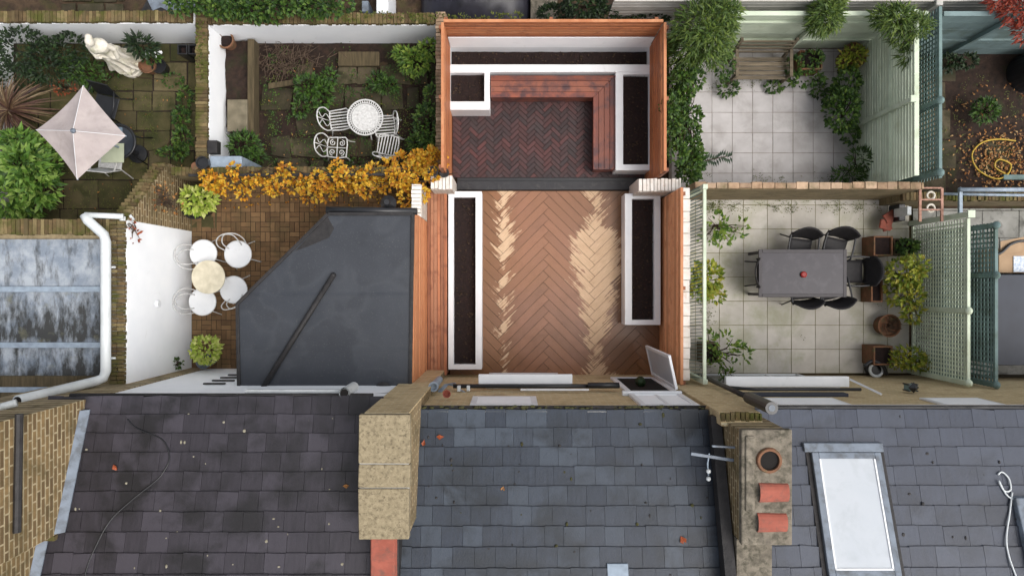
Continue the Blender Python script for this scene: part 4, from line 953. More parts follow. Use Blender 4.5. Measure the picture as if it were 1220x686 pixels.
# louvred trellis along the white wall
t = thing('louvred_trellis', 'narrow green louvred trellis along the white wall on the left of the dining patio', 'trellis', (3.54, .1, 0))
mb = MB(); y = -1.75
while y < 1.9:
    mb.beam((3.46, y, 1.5), (3.62, y + .06, 2.12), .02, .012, (0, 1, 0)); y += .066
mb.build('slat_panel', m_['sagedark'], t)
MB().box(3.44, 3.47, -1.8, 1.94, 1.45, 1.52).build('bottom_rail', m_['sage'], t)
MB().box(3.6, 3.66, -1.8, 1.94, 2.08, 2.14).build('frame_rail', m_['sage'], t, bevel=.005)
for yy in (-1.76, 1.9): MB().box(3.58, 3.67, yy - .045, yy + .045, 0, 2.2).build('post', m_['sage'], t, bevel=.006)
# blue steel rail, rack, letter box etc. of the far right
t = thing('steel_rail', 'pale blue steel railing in front of the mossy wall at the right edge', 'railing', (10.2, 1.9, 0))
zr = 1.25
MB().tube([P(1143, 226, zr), P(1240, 226, zr)], .045, 8).build('top_rail', m_['steel'], t, smooth=True)
MB().tube([P(1124, 231, .95), P(1240, 233, .95)], .03, 8).build('lower_rail', m_['steel'], t, smooth=True)
MB().beam(P(1144, 224, zr), P(1144, 258, .9), .07, .05).build('post', m_['steel'], t)
MB().beam(P(1144, 258, .9) , Vector((P(1144, 258, .9).x, P(1144, 258, .9).y, 0)), .07, .05).build('leg', m_['steel'], t)
t = thing('plant_rack', 'rusty pink metal rack with two rings beside the mossy wall', 'rack', (8.4, 1.7, 0))
zr = 1.5
mb = MB()
for px in (1096, 1122): mb.beam(P(px, 224, zr), P(px, 264, zr), .05, .04);
for py in (224, 238, 250): mb.beam(P(1096, py, zr), P(1122, py, zr), .03, .03)
mb.build('frame', m_['rack'], t, bevel=.004)
for py in (233, 248):
    c = P(1109, py, zr - .06); MB().tube([c + Vector((.075 * math.cos(a), .075 * math.sin(a), .0)) for a in [i * math.pi / 8 for i in range(16)]], .022, 6, closed=True).build('ring', m_['stone'], t, smooth=True)
MB().box(X(1071, .5), X(1079, .5), Y(263, .5), Y(243, .5), .1, .5).build('wall_box', m_['black'], bevel=.015, label='black upright box against the divider wall in the dining patio corner', cat='box')
MB().box(X(1081, .9), X(1086, .9), Y(256, .9), Y(246, .9), .4, .9).build('wall_tag', m_['whiteplastic'], bevel=.01, label='small white box beside the black upright box in the patio corner', cat='box')
t = thing('storage_box', 'large navy lidded garden storage box at the right edge', 'box', (10.6, -.65, 0))
MB().box(X(1187, 1), 11.9, Y(434, 1), Y(328, 1), 0, .93).build('carcass', m_['black'], t)
MB().box(X(1186, 1), 11.92, Y(435, 1), Y(327, 1), .935, 1.0).build('lid', m_['navy'], t, bevel=.015)
t = thing('cardboard_box', 'open cardboard box with blue checked cloth above the navy storage box', 'box', (10.6, .6, 0))
MB().box(X(1190, .7), 11.6, Y(325, .7), Y(296, .7), 0, .7).build('carton', m_['card'], t, bevel=.01)
MB().obox((X(1206, .75), Y(293, .75), .76), (.5, .3, .012), Matrix.Rotation(.3, 3, 'X') @ Matrix.Rotation(.2, 3, 'Z')).build('flap', m_['card'], t)
MB().box(X(1209, .75), 11.55, Y(324, .75), Y(305, .75), .702, .72).build('cloth', m_['check'], t)
MB().tube(smooth([P(1185, 304, .75), P(1194, 300, .78), P(1204, 291, .8), P(1216, 287, .8), P(1226, 288, .8)]), .03, 8).build('lid_edge', m_['black'], smooth=True, label='curved black strip over the cardboard box at the right edge', cat='strip')
MB().box(9.3, 11.9, -2.25, -1.9, 0, .55).build('kerb_wall', m_['oldtimber'], label='low brown wall capping below the navy storage box', cat='wall')
MB().box(X(1193, .6), X(1197, .6), Y(461, .6), Y(454, .6), .55, .66).build('marker', m_['whiteplastic'], bevel=.006, label='small white tag below the navy storage box', cat='tag')
# ---------------------------------------------------------------- plants
def rdir(up=.3):
    a = R.uniform(0, 2 * math.pi); z = R.uniform(-.35, 1)
    if R.random() < up: z = abs(z)
    s = math.sqrt(max(0, 1 - z * z))
    return Vector((s * math.cos(a), s * math.sin(a), z))
def foliage(blobs, n, l, wd, droop=.15, fold=.22, shell=.55, clump=0, flat=.0):
    mb = MB(); tot = sum(b[3] * b[4] for b in blobs); k = 0
    for b in blobs:
        nb = max(3, int(n * b[3] * b[4] / tot))
        cs = [rdir(.4) for _ in range(max(1, nb // 9))]
        for _ in range(nb):
            if clump and R.random() < clump:
                d = (R.choice(cs) + .28 * rdir(0)).normalized()
            else: d = rdir(.35)
            if mnoise.noise(Vector((d.x * 3.4 + b[0] * 3, d.y * 3.4 + b[1] * 3, d.z * 3))) < -.3 and d.z < .8: continue
            r = R.uniform(shell, 1.0) ** .6
            p = Vector((b[0] + d.x * b[3] * r, b[1] + d.y * b[4] * r, max(.02, b[2] + d.z * b[5] * r)))
            ld = (d + .8 * Vector((R.gauss(0, .6), R.gauss(0, .6), R.gauss(-.1, .4)))); ld.z *= (1 - flat)
            up = Vector((R.gauss(0, .35), R.gauss(0, .35), 1)) + d * .3
            q = l * R.uniform(.65, 1.25)
            mb.leaf(p, ld, up.normalized(), q, wd * q / l, fold, droop)
    return mb
def stems(blobs, base, per=5, r=.012):
    mb = MB()
    for b in blobs:
        for _ in range(per):
            d = rdir(.3); e = Vector((b[0] + d.x * b[3] * .75, b[1] + d.y * b[4] * .75, max(.03, b[2] + d.z * b[5] * .7)))
            s = Vector((base[0] + R.uniform(-.04, .04), base[1] + R.uniform(-.04, .04), base[2]))
            mid = s.lerp(e, .5) + Vector((R.uniform(-.05, .05), R.uniform(-.05, .05), abs(e.z - s.z) * .15))
            mb.tube([s, mid, e], [r, r * .8, r * .4], 5)
    return mb
def plant(label, base, blobs, n, l, wd, lm, cat='plant', name='leafy_plant', stem='bark', pot=None, group=None, **k):
    """base world xyz; blobs (x,y,z,rx,ry,rz) world"""
    t = thing(name, label, cat, base, group=group)
    foliage(blobs, n, l, wd, **k).build('foliage', m_[lm], t)
    if stem: stems(blobs, base, max(3, int(9 / len(blobs)))).build('stem', m_[stem], t)
    return t
def B(px, py, z, rx, ry=None, rz=None):
    ry = ry or rx; a, b = L(rx, z), L(ry, z); return (X(px, z), Y(py, z), z, a, b, rz or (a + b) / 2 * .8)
def base(px, py, z=0): return tuple(P(px, py, z))
# --- statue garden
plant('big glossy light green laurel shrub in the lower left of the statue garden', base(30, 220), [B(34, 198, 1.0, 22, 26, .4), B(14, 232, .8, 26, 26, .45), B(50, 222, .75, 20, 24, .4), B(26, 172, .9, 17, 14, .35), B(8, 186, .7, 14, 18, .4), B(58, 200, .7, 14, 16, .3), B(36, 242, .6, 18, 14, .35), B(46, 176, .6, 12, 10, .25)], 1750, .21, .085, 'lf_laurel', 'shrub', 'laurel_shrub', clump=.6)
plant('dark evergreen shrub filling the top left corner under the white wall', base(40, 70), [B(30, 62, .8, 30, 28, .5), B(62, 75, .6, 30, 26, .45), B(20, 95, .5, 22, 18, .4), B(85, 62, .5, 20, 24, .4)], 1700, .11, .05, 'lf_dark', 'shrub', 'evergreen_shrub')
plant('dark ferny shrub between the statue and the dark evergreen corner', base(112, 88), [B(108, 88, .3, 16, 14, .25), B(92, 84, .4, 16, 14, .3)], 420, .13, .03, 'lf_mid', 'shrub', 'ferny_shrub')
def spiky(label, c, n, r, mat, name, z=.8, wd=.035):
    t = thing(name, label, 'plant', c); mb = MB()
    for i in range(n):
        a = R.uniform(0, 2 * math.pi); el = R.uniform(-.15, 1.1); ln = r * R.uniform(.7, 1.05)
        d = Vector((math.cos(a) * math.cos(el), math.sin(a) * math.cos(el), math.sin(el)))
        p = [Vector(c) + Vector((0, 0, z)) + d * ln * u + Vector((0, 0, -.5 * ln * u * u * math.cos(el))) for u in (0, .33, .66, 1)]
        s = d.cross(Vector((0, 0, 1))).normalized(); k = len(mb.v)
        for u, q in zip((.5, 1, .8, .05), p):
            mb.v += [tuple(q - s * wd * u / 2), tuple(q + Vector((0, 0, -.3 * wd * u))), tuple(q + s * wd * u / 2)]
        for j in range(3):
            o_ = k + j * 3; mb.f += [(o_, o_ + 1, o_ + 4, o_ + 3), (o_ + 1, o_ + 2, o_ + 5, o_ + 4)]
    mb.build('foliage', m_[mat], t)
    MB().tube([c, (c[0], c[1], z)], [.07, .05], 10).build('trunk', m_['bark'], t)
spiky('spiky purple brown cordyline fanning out at the left edge', (X(6, .9), Y(130, .9), 0), 150, .98, 'lf_cord', 'cordyline')
plant('low red leaved plant by the top corner of the grey parasol', base(78, 106), [B(76, 104, .2, 14, 9, .12)], 60, .07, .04, 'lf_rust', name='red_leaved_plant')
plant('dark leaved plant standing against the white wall right of the statue', base(172, 62), [B(171, 56, .8, 13, 9, .4)], 170, .17, .05, 'lf_dark', name='dark_leaved_plant')
t = plant('white flowered plant in a brown pot right of the statue', base(180, 78), [B(181, 68, .4, 11, 8, .15)], 90, .09, .05, 'lf_mid', name='flowering_plant')
mb = MB()
for i in range(9):
    c = P(R.uniform(172, 192), R.uniform(62, 70), .6); mb.ball(c, R.uniform(.025, .045), 6)
mb.build('flowers', m_['white'], t)
MB().lathe(P(183, 82, 0), [(.13, 0), (.19, .28), (.17, .28), (.16, .22), (0, .22)], 18).build('pot', m_['pot'], t)
MB().lathe(P(196, 83, 0), [(.12, 0), (.16, .25), (.14, .25), (.13, .2), (0, .2)], 18).build('dark_pot', m_['black'], label='dark round pot beside the white flowered plant', cat='pot')
for i, (px, lb) in enumerate(((217, 'left of two tall square black planters in the statue garden corner'), (230, 'right of two tall square black planters in the statue garden corner'))):
    t = thing('square_planter', lb, 'planter', base(px, 62), group='square black planters')
    x, y = X(px, .6), Y(59, .6); q = MB(); a, b_ = .105, .08
    q.v = [(x - a * .75, y - a * .75, 0), (x + a * .75, y - a * .75, 0), (x + a * .75, y + a * .75, 0), (x - a * .75, y + a * .75, 0)] + [(x + sx * a, y + sy * a, .6) for sx, sy in ((-1, -1), (1, -1), (1, 1), (-1, 1))] + [(x + sx * b_, y + sy * b_, .6) for sx, sy in ((-1, -1), (1, -1), (1, 1), (-1, 1))] + [(x + sx * b_, y + sy * b_, .45) for sx, sy in ((-1, -1), (1, -1), (1, 1), (-1, 1))]
    for k in range(3):
        for j in range(4): jj = (j + 1) % 4; q.f.append((k * 4 + j, k * 4 + jj, k * 4 + 4 + jj, k * 4 + 4 + j))
    q.f.append((12, 13, 14, 15)); q.build('planter_body', m_['lead' if False else 'black'], t, bevel=.006)
    MB().box(x - .078, x + .078, y - .078, y + .078, .44, .47).build('soil', m_['mulch'], t)
plant('strip of low green weeds along the foot of the mossy side wall', base(216, 150), [B(221, 118, .2, 6, 16, .15), B(217, 142, .3, 8, 12, .25), B(219, 166, .3, 10, 12, .25), B(206, 182, .15, 18, 5, .1), B(214, 180, .2, 8, 10, .15)], 700, .09, .05, 'lf_ivy', name='weed_strip')
plant('short mossy plants at the foot of the statue', base(140, 86), [B(130, 84, .12, 22, 8, .08), B(205, 95, .08, 12, 8, .05), B(112, 100, .08, 10, 10, .06)], 260, .07, .04, 'lf_mid', name='mossy_plants')
# statue
m, nt, b, o = new('statue_stone'); m_['statue'] = m_['stone']
def statue():
    c = base(158, 79); t = thing('statue', 'weathered white stone statue of a draped standing figure', 'statue', c)
    MB().lathe(c, [(.27, 0), (.27, .1), (.24, .12), (.24, .2), (.27, .22), (.27, .27), (0, .27)], 28).build('plinth', m_['stone'], t, bevel=.008)
    q = MB(); z0 = .26
    prof = [(.26, 0), (.27, .03), (.25, .12), (.215, .35), (.19, .55), (.195, .66), (.16, .76), (.145, .84), (.165, .94), (.18, 1.02), (.14, 1.09), (.06, 1.13), (.045, 1.17), (.045, 1.2)]
    wob = lambda a, z: (1 + (.3 if z < .7 else .1) * max(0, 1 - z / 1.1) * math.sin(a * 9 + z * 5) + .07 * math.sin(a * 4 - z * 9) * (z < .95)) * (1 + .13 * math.cos(2 * a))
    q.lathe((c[0], c[1], z0), prof, 64, wob)
    q.ball((c[0] + .0, c[1] - .015, z0 + 1.27), .095, 16, (.85, 1, 1.15))
    q.ball((c[0], c[1] + .06, z0 + 1.3), .07, 10)
    q.ball((c[0], c[1] - .1, z0 + 1.265), .018, 6)
    q.tube([(c[0] - .16, c[1], z0 + 1.04), (c[0] - .22, c[1] - .03, z0 + .86), (c[0] - .13, c[1] - .17, z0 + .8), (c[0] - .02, c[1] - .19, z0 + .86)], [.06, .052, .045, .035], 12)
    q.tube([(c[0] + .16, c[1], z0 + 1.04), (c[0] + .23, c[1] - .01, z0 + .84), (c[0] + .2, c[1] - .1, z0 + .66), (c[0] + .17, c[1] - .13, z0 + .6)], [.06, .052, .045, .035], 12)
    for k in range(6): # diagonal sash folds of the drapery
        q.tube([(c[0] + .17 * math.cos(a0), c[1] + .15 * math.sin(a0), z0 + .95 - .45 * (i / 7) - k * .05) for i, a0 in ((i, -2.9 + i * .42 + k * .12) for i in range(8))], .022, 8)
    s = q.build('figure', m_['stone'], t, smooth=True)
    rm = s.modifiers.new('weld', 'REMESH'); rm.mode = 'VOXEL'; rm.voxel_size = .014; rm.use_smooth_shade = True
statue()
# parasol
t = thing('parasol', 'square grey pink parasol open over the round table', 'parasol', base(87, 156))
zc, ze_ = 2.25, 1.95
C_ = P(87, 156, zc); K = [P(99, 102, ze_), P(43, 155, ze_), P(92, 214, ze_), P(150, 162, ze_)]
mb = MB(); n = 8
mb.v.append(tuple(C_)); ring = []
for s in range(1, n + 1):
    u = s / n; row = []
    for i in range(4):
        for j in range(n):
            w_ = j / n; e = K[i].lerp(K[(i + 1) % 4], w_)
            e = e + (Vector((C_.x, C_.y, e.z)) - e) * .045 * (4 * w_ * (1 - w_)) * (u ** 2)
            p = C_.lerp(e, u); p.z -= .055 * 4 * w_ * (1 - w_) * math.sin(u * math.pi * .8) ; row.append(len(mb.v)); mb.v.append(tuple(p))
    ring.append(row)
m4 = 4 * n
for j in range(m4): mb.f.append((0, ring[0][j], ring[0][(j + 1) % m4]))
for s in range(n - 1):
    for j in range(m4): mb.f.append((ring[s][j], ring[s + 1][j], ring[s + 1][(j + 1) % m4], ring[s][(j + 1) % m4]))
cnp = mb.build('canopy', m_['fabric'], t); sm = cnp.modifiers.new('thick', 'SOLIDIFY'); sm.thickness = .006
for k in K: MB().tube([C_ - Vector((0, 0, .03)), k - Vector((0, 0, .02))], .012, 6).build('rib', m_['steel'], t)
for k in K: MB().tube([C_ + Vector((0, 0, .008)), k + Vector((0, 0, .004))], .005, 5).build('seam', m_['white'], t)
MB().tube([(C_.x, C_.y, 0), (C_.x, C_.y, 2.2)], .024, 12).build('pole', m_['steel'], t, smooth=True)
MB().lathe((C_.x, C_.y, zc - .01), [(.05, 0), (.045, .025), (.02, .05), (.012, .08), (0, .085)], 14).build('finial', m_['lead'], t, smooth=True)
MB().lathe((C_.x, C_.y, 0), [(.2, 0), (.2, .05), (.05, .08), (.04, .3), (0, .3)], 24).build('base_weight', m_['black'], t, smooth=False)
# round table below
c = P(140, 169, .72); t = thing('round_table', 'round glass topped table with black rim half under the parasol', 'table', (c.x, c.y, 0))
rr = .36
MB().lathe((c.x, c.y, .7), [(rr - .03, 0), (rr - .03, .012), (0, .012)], 40).build('tabletop', m_['glassdark'], t)
MB().box(c.x - .16, c.x + .1, c.y + .12, c.y + .3, .7125, .722).build('blue_mat', m_['bluebit'], label='pale blue mat on the dark glass table under the parasol', cat='mat')
MB().tube([(c.x + rr * math.cos(i * math.pi / 20), c.y + rr * math.sin(i * math.pi / 20), .706) for i in range(40)], .026, 8, closed=True).build('rim', m_['black'], t, smooth=True)
for i in range(4):
    a = i * math.pi / 2 + .6; MB().tube([(c.x + .3 * math.cos(a), c.y + .3 * math.sin(a), .69), (c.x + .3 * math.cos(a), c.y + .3 * math.sin(a), .35), (c.x + .42 * math.cos(a), c.y + .42 * math.sin(a), .0)], .016, 8).build('leg', m_['black'], t, smooth=True)
def sling_chair(label, loc, rz, mat, name='garden_chair', arm=True, cat='chair', legm=None, group=None):
    t = thing(name, label, cat, loc, rz, group); s = .25; lm = m_[legm or mat]
    MB().box(-s, s, -.24, .24, .42, .445).build('seat', m_[mat], t, local=True, bevel=.01)
    MB().hexa([(-s, .25, .44), (s, .25, .44), (s, .27, .44), (-s, .27, .44)], [(-s * .9, .38, .92), (s * .9, .38, .92), (s * .9, .4, .92), (-s * .9, .4, .92)]).build('backrest', m_[mat], t, local=True, bevel=.006)
    for sx in (-1, 1):
        MB().tube([(sx * .24, -.22, .43), (sx * .27, -.27, 0)], .014, 8).build('leg', lm, t, local=True)
        MB().tube([(sx * .24, .24, .43), (sx * .27, .36, 0)], .014, 8).build('leg', lm, t, local=True)
        if arm: MB().tube([(sx * .25, .33, .7), (sx * .3, .05, .66), (sx * .29, -.22, .64), (sx * .25, -.23, .44)], .018, 8).build('armrest', lm, t, local=True, smooth=True)
    return t
sling_chair('black garden chair above the glass table beside the parasol', base(140, 134), -.25, 'black')
sling_chair('white garden chair with curled back below the parasol', base(146, 192), math.pi - .1, 'iron')
MB().box(X(118, .85), X(145, .85), Y(193, .85), Y(170, .85), .76, .78).build('folded_cloth', m_['palegreen'], bevel=.004, label='pale green cloth spread on the table under the parasol', cat='cloth')
# ---------------------------------------------------------------- iron table garden
c = P(435, 140, .72); t = thing('iron_table', 'round white pierced cast iron table in the dark stone garden', 'table', (c.x, c.y, 0))
mb = MB(); rr = .375
n = 48
def annulus(mb, r0, r1, z0, z1, n=48):
    k = len(mb.v)
    for r, z in ((r0, z0), (r1, z0), (r1, z1), (r0, z1)):
        for i in range(n): a = 2 * math.pi * i / n; mb.v.append((c.x + r * math.cos(a), c.y + r * math.sin(a), z))
    for q in range(4):
        for i in range(n): j = (i + 1) % n; q2 = (q + 1) % 4; mb.f.append((k + q * n + i, k + q * n + j, k + q2 * n + j, k + q2 * n + i))
annulus(mb, .355, .38, .7, .73); annulus(mb, .295, .31, .705, .725); annulus(mb, .0, .285, .705, .718); annulus(mb, .02, .05, .718, .727, 16)
for i in range(44):
    a = 2 * math.pi * i / 44
    mb.beam((c.x + .3 * math.cos(a), c.y + .3 * math.sin(a), .714), (c.x + .362 * math.cos(a + .04), c.y + .362 * math.sin(a + .04), .714), .018, .014)
for i in range(12):
    a = 2 * math.pi * i / 12; q = (c.x + .2 * math.cos(a), c.y + .2 * math.sin(a))
    mb.tube([(q[0] + .05 * math.cos(u), q[1] + .05 * math.sin(u), .72) for u in [k * math.pi / 5 for k in range(10)]], .007, 5, closed=True)
mb.build('tabletop', m_['iron'], t)
MB().tube([(c.x, c.y, .2), (c.x, c.y, .7)], .03, 10).build('column', m_['iron'], t)
for i in range(3):
    a = i * 2.094 + .5; MB().tube(smooth([Vector((c.x, c.y, .3)), Vector((c.x + .15 * math.cos(a), c.y + .15 * math.sin(a), .2)), Vector((c.x + .32 * math.cos(a), c.y + .32 * math.sin(a), .0))], 4), .018, 8).build('leg', m_['iron'], t, smooth=True)
def iron_chair(label, loc, rz, scroll=False):
    """faces -y locally, back at +y"""
    t = thing('iron_chair', label, 'chair', loc, rz, 'white iron garden chairs'); im = m_['iron']; mb = MB(); z = .45
    o_ = [(-.19, -.2), (.19, -.2), (.215, -.05), (.205, .12), (.17, .2), (-.17, .2), (-.205, .12), (-.215, -.05)]
    mb.tube(smooth([Vector((x, y, z)) for x, y in o_ + o_[:1]], 3), .014, 6)
    if scroll:
        for sx in (-1, 1):
            for sy in (-1, 1):
                mb.tube([(sx * (.1 + .07 * (1 - k / 14) * math.cos(k * .75)), sy * (.095 + .07 * (1 - k / 14) * math.sin(k * .75)), z) for k in range(13)], .01, 5)
        mb.tube([(-.2, 0, z), (.2, 0, z)], .01, 5).tube([(0, -.2, z), (0, .2, z)], .01, 5)
    else:
        for k in range(6): x = -.155 + k * .062; mb.beam((x, -.2, z), (x, .2, z), .022, .008)
    mb.build('seat', im, t, local=True)
    mb = MB(); arc = [Vector((-.19, .19, z)), Vector((-.24, .25, .66)), Vector((-.17, .33, .84)), Vector((0, .36, .9)), Vector((.17, .33, .84)), Vector((.24, .25, .66)), Vector((.19, .19, z))]
    mb.tube(smooth(arc, 4), .014, 6)
    for sx in (-1, 1): mb.tube(smooth([Vector((sx * .02, .2, z)), Vector((sx * .13, .25, .58)), Vector((sx * .03, .3, .72)), Vector((sx * .12, .33, .83))], 4), .009, 5)
    mb.tube([(0, .2, z), (0, .28, .65), (0, .36, .9)], .009, 5)
    mb.build('backrest', im, t, local=True, smooth=True)
    for sx in (-1, 1):
        MB().tube([(sx * .18, -.19, z), (sx * .2, -.22, .2), (sx * .23, -.27, 0)], .014, 6).build('leg', im, t, local=True)
        MB().tube([(sx * .17, .19, z), (sx * .19, .24, .2), (sx * .21, .3, 0)], .014, 6).build('leg', im, t, local=True)
    return t
h = math.pi / 2
iron_chair('white slatted iron chair tucked under the left of the pierced table', base(411, 149, 0), h + .12)
iron_chair('white iron chair with scrolled seat below left of the pierced table', base(408, 181, 0), h - .06, True)
iron_chair('white slatted iron chair at the right of the pierced table with back facing right', base(463, 156, 0), -h + .08)
iron_chair('white slatted iron chair at lower right with its back to the golden climber', base(467, 178, 0), math.pi - .2)
t = thing('raised_bed', 'old timber edged raised bed along the white side wall', 'bed', base(290, 100))
MB().box(X(295, .3), X(303, .3), Y(160, .3), Y(47, .3), 0, .32).build('sleeper', m_['oldtimber'], t, bevel=.015)
rough_sheet(-6.2, X(295, .3), Y(150, .3), Y(47, .3), .2, .06, .07).build('soil', m_['soil'], t)
MB().box(X(271, .35), X(295, .35), Y(157, .35), Y(119, .35), .25, .37).build('stone_slab', m_['slabstone'], bevel=.012, label='flat grey concrete slab lying on the timber raised bed', cat='slab')
c = P(272, 51, .3); t = thing('flower_pot', 'old brown clay pot of earth in the top left corner of the iron table garden', 'pot', (c.x, c.y, .2))
MB().lathe((c.x, c.y, .15), [(.12, 0), (.17, .28), (.185, .28), (.185, .33), (.155, .33), (.15, .24), (0, .24)], 22).build('pot_body', m_['pot'], t)
MB().lathe((c.x, c.y, .385), [(.15, 0), (.1, .03), (0, .035)], 14).build('soil', m_['mulch'], t)
MB().box(X(403, .1), X(452, .1), Y(79, .1), Y(62, .1), .02, .12).build('plank', m_['oldtimber'], bevel=.01, label='old brown plank lying at the foot of the white back wall', cat='plank')
MB().beam(P(320, 103, .12), P(352, 98, .12), .12, .05).build('plank', m_['oldtimber'], bevel=.01, label='short dark broken plank among the weeds', cat='plank')
mb = MB()
for i in range(230):
    p = P(R.gauss(340, 20), R.gauss(76, 11), R.uniform(.0, .18)); a = R.gauss(.6, 1.1); l_ = R.uniform(.08, .34)
    mb.tube([p, p + Vector((math.cos(a) * l_, math.sin(a) * l_, R.uniform(-.05, .06)))], R.uniform(.003, .007), 4)
mb.build('dead_brush', m_['twig'], kind='stuff')
plant('green leafy weed in the middle of the dark stone garden', base(372, 110), [B(370, 105, .3, 18, 14, .25), B(385, 112, .25, 10, 20, .2), B(358, 128, .15, 8, 12, .12), B(392, 92, .3, 8, 8, .2)], 700, .11, .055, 'lf_mid', name='leafy_weed')
plant('bright green bush in the top right corner of the iron table garden', base(497, 75), [B(494, 74, .6, 18, 15, .3), B(512, 60, .7, 12, 10, .3), B(480, 66, .5, 10, 9, .25)], 700, .11, .05, 'lf_fresh', 'shrub', 'bright_bush')
plant('small fern like plant left of the bright bush', base(460, 102), [B(460, 102, .25, 15, 8, .18), B(450, 96, .2, 10, 8, .15)], 300, .12, .035, 'lf_mid', name='fern')
plant('dark climbing greenery on the right side wall near the iron chairs', base(505, 150), [B(508, 150, .5, 14, 26, .5), B(500, 172, .25, 16, 12, .2), B(515, 118, .7, 8, 16, .4)], 900, .09, .045, 'lf_ivy', name='climbing_greenery')
plant('dark green clump beside the concrete slab on the raised bed', base(292, 175), [B(292, 173, .4, 18, 15, .3), B(305, 186, .25, 10, 8, .2)], 420, .13, .04, 'lf_mid', name='leafy_clump')
plant('small weeds sprouting between the stones near the iron chairs', base(425, 193), [B(425, 194, .12, 10, 5, .1), B(437, 112, .1, 5, 5, .1), B(385, 140, .15, 8, 8, .1)], 160, .08, .03, 'lf_mid', name='weeds')
# golden climber along the low wall
bl = []
for i in range(46):
    px = 262 + i * 5.6; u = i / 45
    py = 216 + 8 * math.sin(i * 1.7) - (18 * max(0, u - .72) / .28) - (0 if u < .6 else 4)
    bl.append(B(px, py + R.uniform(-10, 12), R.uniform(.9, 1.35), R.uniform(5, 9) * (1 + .3 * u), R.uniform(4.5, 8) * (1 + .7 * u), .16))
for px, py in ((500, 190), (512, 186), (522, 192), (492, 220), (500, 232), (486, 236), (478, 214), (515, 206), (250, 213), (256, 219)): bl.append(B(px, py, 1.2, 11, 10, .2))
t = plant('mass of golden yellow autumn climber sprawling over the low wall below the iron chairs', base(380, 214), bl, 3700, .085, .062, 'lf_gold', 'climber', 'golden_climber', stem=None)
mb = MB()
for i in range(26):
    p = P(255 + i * 10.5, 208 + R.uniform(-5, 9), 1.22); mb.tube(smooth([p, p + Vector((.2, R.uniform(-.15, .15), R.uniform(-.05, .1))), p + Vector((.45, R.uniform(-.2, .2), R.uniform(-.05, .05)))], 3), .01, 4)
mb.build('stem', m_['bark'], t)
MB().beam(P(225, 209, 1.25), P(470, 208, 1.25), .05, .05).build('wall_rail', m_['leaddark'], label='thin dark rail running through the golden climber', cat='rail')
MB().box(X(250, 1.15), X(288, 1.15), Y(201, 1.15), Y(186, 1.15), .0, 1.16).build('wall_box', m_['steel'], bevel=.02, label='pale blue grey box at the end of the white side wall by the golden climber', cat='box')
MB().box(X(250.5, .95), X(262, .95), Y(184, .95), Y(169, .95), .9, 1.09).build('slate_tile', m_['leaddark'], bevel=.004, label='dark slate propped at the end of the white side wall', cat='slate')
MB().lathe(P(246, 196, 1.2), [(.09, 0), (.13, .2), (.11, .2), (.1, .16), (0, .16)], 18).build('dark_pot', m_['black'], label='round black pot on the wall corner beside the blue grey box', cat='pot')
MB().lathe(P(235, 199, 1.2), [(.06, 0), (.08, .1), (0, .1)], 14).build('small_stone', m_['pot'], label='small brown stone on the wall corner beside the black pot', cat='stone')
MB().lathe(P(517, 206, 1.25), [(.08, 0), (.11, .18), (.09, .18), (.08, .13), (0, .13)], 16).build('dark_pot', m_['black'], label='dark pot standing on the left whitewashed pier', cat='pot')
MB().lathe(P(530, 207, 1.25), [(.08, 0), (.1, .12), (.08, .12), (0, .1)], 16).build('dark_pot', m_['leaddark'], label='low dark dish on the left whitewashed pier', cat='pot')
MB().lathe(P(464, 243, 2.3), [(.13, 0), (.15, .1), (.06, .2), (.05, .3), (0, .3)], 12).build('roof_vent', m_['black'], label='dark vent cowl at the top edge of the dark flat roof', cat='vent')
# ---------------------------------------------------------------- courtyard with cafe chairs
c = P(248, 330, .72); t = thing('cafe_table', 'small round cream table among the white cafe chairs', 'table', (c.x, c.y, 0))
MB().lathe((c.x, c.y, .69), [(.33, 0), (.35, .012), (.35, .03), (.33, .035), (0, .035)], 36).build('tabletop', m_['cream'], t)
MB().tube([(c.x, c.y, .02), (c.x, c.y, .69)], .025, 10).build('column', m_['iron'], t)
for i in range(3): a = i * 2.094; MB().tube([(c.x, c.y, .15), (c.x + .3 * math.cos(a), c.y + .3 * math.sin(a), .01)], .014, 6).build('leg', m_['iron'], t)
def cafe_chair(label, loc, rz):
    t = thing('cafe_chair', label, 'chair', loc, rz, 'white cafe chairs around the cream table'); im = m_['iron']; z = .45
    MB().lathe((0, 0, z - .03), [(.0, 0), (.26, 0), (.285, .012), (.285, .03), (.26, .04), (0, .03)][1:], 32).build('seat', m_['white'], t, local=True)
    mb = MB(); mb.tube([(.285 * math.cos(i * math.pi / 14), .285 * math.sin(i * math.pi / 14), z - .015) for i in range(28)], .013, 6, closed=True)
    mb.build('seat_ring', im, t, local=True, smooth=True)
    mb = MB()
    for k, (w_, tp) in enumerate(((.24, .88), (.14, .8))):
        mb.tube(smooth([Vector((-w_, .16, z)), Vector((-w_ * 1.15, .26, z + .2)), Vector((-w_ * .8, .37, tp - .08)), Vector((0, .41, tp)), Vector((w_ * .8, .37, tp - .08)), Vector((w_ * 1.15, .26, z + .2)), Vector((w_, .16, z))], 4), .012, 6)
    mb.build('hoop_back', im, t, local=True, smooth=True)
    for a in (.7, 2.44, 3.85, 5.57): MB().tube([(.22 * math.cos(a), .22 * math.sin(a), z - .02), (.36 * math.cos(a), .36 * math.sin(a), 0)], .012, 6).build('leg', im, t, local=True)
    return t
cafe_chair('white round seated cafe chair at upper left of the cream table against the white wall', base(253, 303, 0), h + .35)
cafe_chair('white round seated cafe chair standing apart at upper right of the cream table', base(293, 304, 0), .3)
cafe_chair('white round seated cafe chair at lower right touching the flat roof edge', base(288, 345, 0), math.pi + .35)
cafe_chair('white round seated cafe chair at lower left of the cream table', base(252, 359, 0), h - .05)
